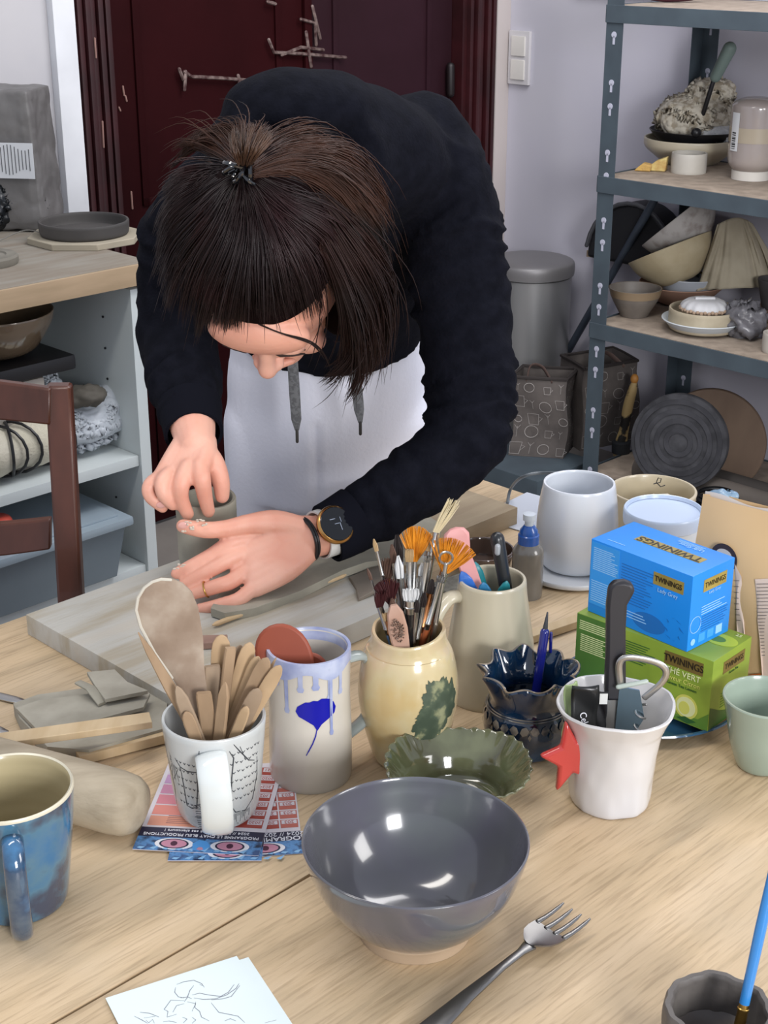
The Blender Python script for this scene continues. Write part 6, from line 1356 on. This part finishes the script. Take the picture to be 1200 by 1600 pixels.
g = G(); g.tube([rc + (ru * math.cos(a) + rv * math.sin(a)) * .0092 for a in [i * math.pi / 16 for i in range(33)]], .0009, 8, rnd=False); g.build('finger_ring', M_gold, pr_, world=True)
# finger nails, dried slip
g = G()
for (a, b, d) in (((286, 821), 1.545, .0084), ((252, 789), 1.5845, .0064)):
    p = atd(a[0], a[1], b - d * .92); g = G(); g.ell(p, (.006, .0016, .0042), Matrix.Rotation(R(-12), 3, 'Y'), 14, 8); g.build('finger_nail', mat('nail pink', 'd8a49a', .3), pr_, world=True)
g = G(); random.seed(8)
for (x, y, d) in ((296, 817, 1.536), (303, 826, 1.5355), (318, 819, 1.535), (290, 829, 1.538), (330, 834, 1.537), (276, 889, 1.526), (284, 884, 1.527), (312, 812, 1.5385)):
    for k in range(4): g.ell(atd(x + random.uniform(-5, 5), y + random.uniform(-3, 3), d - .0010), (random.uniform(.001, .0028), .0008, random.uniform(.0007, .0016)), None, 8, 6)
g.build('dried_slip', mat('dry slip pale', 'c9bcac', .9), pr_, world=True)
# ---- hair
M_hair = mat('dark brown hair', '150a08', .5, '2b1611', 7, c3='1c0e0b', spec=.25, detail=2); M_cap = mat('hair base', '140b0b', .9, spec=.05)
HE = (.083, .102, .108)
def ehit(px, py, lift=0.0, c=None, e=HE):
    c = c or HC; o_ = Vector((0, 0, CZ)); d = ray(px, py).normalized(); Mi = HR.transposed()
    oo = Mi @ (o_ - c); dd = Mi @ d; s = Vector([1 / (k + lift) for k in e])
    oo = Vector([a * b for a, b in zip(oo, s)]); dd = Vector([a * b for a, b in zip(dd, s)])
    A = dd.dot(dd); B = 2 * oo.dot(dd); Cc = oo.dot(oo) - 1; D = B * B - 4 * A * Cc
    t = (-B - math.sqrt(D)) / (2 * A) if D > 0 else -B / (2 * A)
    return o_ + d * t
g = G(); g.ell(HP(0, -.010, .012), (.0795, .0955, .0995), HR, 64, 48)
# cut away the face side
vs = [v for v in g.bm.verts if (v.co - HC).dot(Fc) > .030 and (v.co - HC).dot(U) < .062 - .35 * 0 and (v.co - HC).dot(Fc) + .55 * ((v.co - HC).dot(U)) > -10 and (v.co - HC).dot(U) < .045]
bmesh.ops.delete(g.bm, geom=vs, context='VERTS')
hairroot = bpy.data.objects.new('hair', None); COL.objects.link(hairroot); hairroot.parent = pr_; hairroot.location = HC - Vector(pr_.location)
g.build('hair_cap', M_cap, hairroot, world=True)
g = G(); g.ell(atd(545, 400, 1.51), (.036, .05, .085), Matrix.Rotation(R(8), 3, 'Y'), 32, 24); g.ell(atd(465, 275, 1.56), (.065, .045, .036), None, 32, 20); g.ell(atd(328, 345, 1.53), (.036, .045, .055), None, 32, 20)
o = g.build('hair_underlayer', M_cap, hairroot, world=True); remesh(o, .004, 6)
def strands(name, guides, n, jit, m=None, r=.00055, res=14, lift=.004, seed=1, clump=.0, tipj=2.0):
    """guides: list of pixel polylines, (px,py) lies on the head ellipsoid, (px,py,D) is free"""
    random.seed(seed); m = m or M_hair
    GS = []
    for gd in guides:
        P = []
        for q in gd: P.append(ehit(q[0], q[1], lift) if len(q) == 2 else atd(*q))
        q = smoothpath([tuple(p) for p in P], 6)
        # resample
        R_ = []
        for i in range(res):
            f = i / (res - 1) * (len(q) - 1); k = min(len(q) - 2, int(f)); R_.append(Vector(q[k]).lerp(Vector(q[k + 1]), f - k))
        GS.append(R_)
    cu = bpy.data.curves.new(name, 'CURVE'); cu.dimensions = '3D'; cu.bevel_depth = r; cu.bevel_resolution = 0; cu.use_fill_caps = False
    gs = lambda: Vector((random.gauss(0, 1), random.gauss(0, 1), random.gauss(0, 1)))
    mf = len(GS) - 1.0001; CL = [(random.random() * mf, gs(), random.uniform(.84, 1.03), random.uniform(0, 6.28), random.uniform(.5, 1.6)) for _ in range(max(3, n // 26))]
    for s_ in range(n):
        fc, oc, lc, wc_, ac = random.choice(CL); loose = random.random() < .10
        f0_ = random.random() * mf if loose else max(0, min(mf, fc + random.gauss(0, 1) * mf * .035)); off_ = gs() * jit * (1.9 if loose else .45); dpt = abs(random.gauss(0, 1)) * jit
        sp = cu.splines.new('POLY'); ln = min(1, lc * random.uniform(.9, 1.0)); cnt = max(5, int(res * ln)); sp.points.add(cnt - 1); wv = wc_ + random.uniform(-.4, .4)
        for i in range(cnt):
            u = i / (res - 1); f = f0_ if loose else f0_ + (fc - f0_) * min(1, u * 1.1) * .75
            k = int(f); t = f - k; p = GS[k][i].lerp(GS[min(k + 1, len(GS) - 1)][i], t)
            p = p + off_ * (.35 + u * tipj) * (1 if loose else (1.15 - .6 * u)) + oc * jit * (.3 + 1.1 * u * tipj * .6) + Vector((0, dpt * .5, 0)) + Vector((math.sin(u * 6 + wv), 0, math.cos(u * 5 + wv))) * jit * .9 * u * ac
            sp.points[i].co = (*(p - HC), 1); sp.points[i].radius = 1 if i < cnt - 3 else (cnt - 1 - i) / 3 * .8 + .15
    cu.materials.append(m); o = bpy.data.objects.new(name, cu); COL.objects.link(o); o.parent = hairroot; PENDING.append(o); return o
M_h2 = mat('warm brown hair', '301a10', .5, '160c08', 14, c3='3b2012', spec=.25); M_h3 = mat('plum brown hair', '170b0b', .45, '2a1516', 12, spec=.3, c3='1d0f0f')
T_ = (379, 268)
T_ = (379, 268)
strands('front_hair', [[T_, (335, 258), (290, 262), (254, 285)], [T_, (325, 285), (268, 325), (244, 375)], [T_, (330, 315), (272, 380), (247, 450)], [T_, (340, 335), (288, 415), (266, 500)], [T_, (355, 350), (316, 440), (300, 528)],
    [T_, (375, 360), (350, 450), (335, 522)], [T_, (392, 360), (385, 450), (382, 520)], [T_, (405, 350), (415, 440), (425, 505)], [T_, (420, 345), (450, 430), (470, 520)], [T_, (432, 335), (490, 410), (512, 500)], [T_, (445, 320), (515, 370), (548, 470)], [T_, (450, 298), (525, 320), (578, 420)]], 3600, .0022, M_h3, .00055, 14, .004, 2, clump=1.0)
strands('crown_hair', [[(370, 262), (340, 262), (318, 270), (300, 290)], [(372, 274), (350, 296), (330, 320), (312, 350)], [(378, 278), (378, 310), (376, 345), (374, 380)], [(385, 278), (402, 305), (418, 335), (430, 370)], [(390, 272), (425, 285), (465, 305), (500, 335)], [(390, 264), (430, 262), (480, 268), (530, 292)]], 1500, .0016, M_h3, .0005, 10, .006, 12)
strands('back_hair', [[T_, (335, 240, 1.50), (295, 232, 1.53), (254, 268, 1.56)], [(384, 262), (365, 225, 1.49), (335, 205, 1.52), (285, 235, 1.56)], [(386, 260), (390, 225, 1.48), (400, 208, 1.51), (390, 205, 1.56)], [(390, 258), (430, 222, 1.50), (480, 212, 1.53), (520, 222, 1.57)], [(395, 262), (450, 235, 1.46), (530, 232, 1.49), (578, 285, 1.53), (600, 350, 1.55)],
    [(398, 268), (460, 252), (530, 270, 1.43), (588, 340, 1.46), (608, 420, 1.50)], [(398, 276), (460, 272), (520, 305), (580, 390, 1.42), (606, 470, 1.46)]], 2000, .0032, M_h2, .00055, 14, .010, 3, clump=1.0)
strands('side_lock', [[(500, 300), (565, 360, 1.42), (604, 430, 1.44), (608, 500, 1.47), (598, 555, 1.49)], [(510, 330), (560, 410, 1.41), (588, 480, 1.43), (588, 545, 1.46), (574, 600, 1.48)], [(505, 360), (540, 430, 1.40), (562, 490, 1.41), (562, 550, 1.44), (548, 606, 1.46)],
    [(500, 390), (525, 450, 1.40), (540, 505, 1.41), (545, 550, 1.43), (538, 590, 1.45)]], 1500, .0034, M_hair, .0005, 16, .006, 4, tipj=2.4, clump=1.0)
strands('loose_ends', [[(560, 470, 1.42), (600, 520, 1.44), (602, 570, 1.46), (585, 600, 1.47)], [(540, 480, 1.41), (545, 540, 1.43), (525, 580, 1.44), (510, 600, 1.45)], [(550, 480, 1.42), (575, 560, 1.44), (560, 600, 1.45), (535, 612, 1.46)]], 90, .006, M_hair, .0004, 16, .006, 5)
strands('fringe_wisp', [[(400, 505), (440, 520, 1.385), (490, 532, 1.39), (515, 560, 1.41), (528, 600, 1.43)], [(410, 508), (450, 526, 1.385), (486, 540, 1.39), (505, 552, 1.40)]], 14, .0010, M_hair, .0004, 18, .003, 6, tipj=.6)
strands('pony_tuft', [[(376, 264), (368, 240, 1.365), (362, 220, 1.37), (360, 200, 1.38)], [(381, 262), (384, 238, 1.355), (388, 212, 1.36), (392, 190, 1.37)], [(386, 264), (402, 242, 1.365), (418, 224, 1.37), (430, 206, 1.39)]], 420, .0018, mat('light brown hair', '5f4433', .45, '3c281c', 30), .00045, 10, .010, 7, tipj=1.5)
strands('flyaway_hair', [[(300, 260, 1.5), (262, 270, 1.55), (248, 300, 1.58)], [(560, 260, 1.5), (606, 330, 1.52), (616, 420, 1.5)], [(420, 215, 1.5), (400, 190, 1.52), (370, 185, 1.55)]], 50, .005, M_h2, .0003, 10, .01, 8)
tc_ = ehit(378, 266, .012)
g = G()
for k in range(5):
    a = k * 1.3; ax_ = Vector((math.cos(a), .3 * math.sin(a * 2), math.sin(a))); u = ax_.orthogonal().normalized(); v = ax_.cross(u); c = tc_ + Vector((.009 * math.cos(a * 1.7), -.004, .005 * math.sin(a * 1.3)))
    g.tube([c + (u * math.cos(b) + v * math.sin(b)) * .0105 for b in [i * math.pi / 10 for i in range(21)]], .0022, 8, rnd=False)
g.build('hair_tie', mat('glossy black tie', '0c0c10', .08, coat=1), pr_, world=True)

# ---- turn lettering and hair curves into plain meshes
dg = bpy.context.evaluated_depsgraph_get(); dg.update()
for o in PENDING:
    me = bpy.data.meshes.new_from_object(o.evaluated_get(dg)); m_ = o.data.materials[0]; me.materials.clear(); me.materials.append(m_)
    nm = o.name.split('.')[0]; pa = o.parent; ml = o.matrix_local.copy(); bpy.data.objects.remove(o)
    q = bpy.data.objects.new(nm, me); COL.objects.link(q); q.parent = pa; q.matrix_local = ml
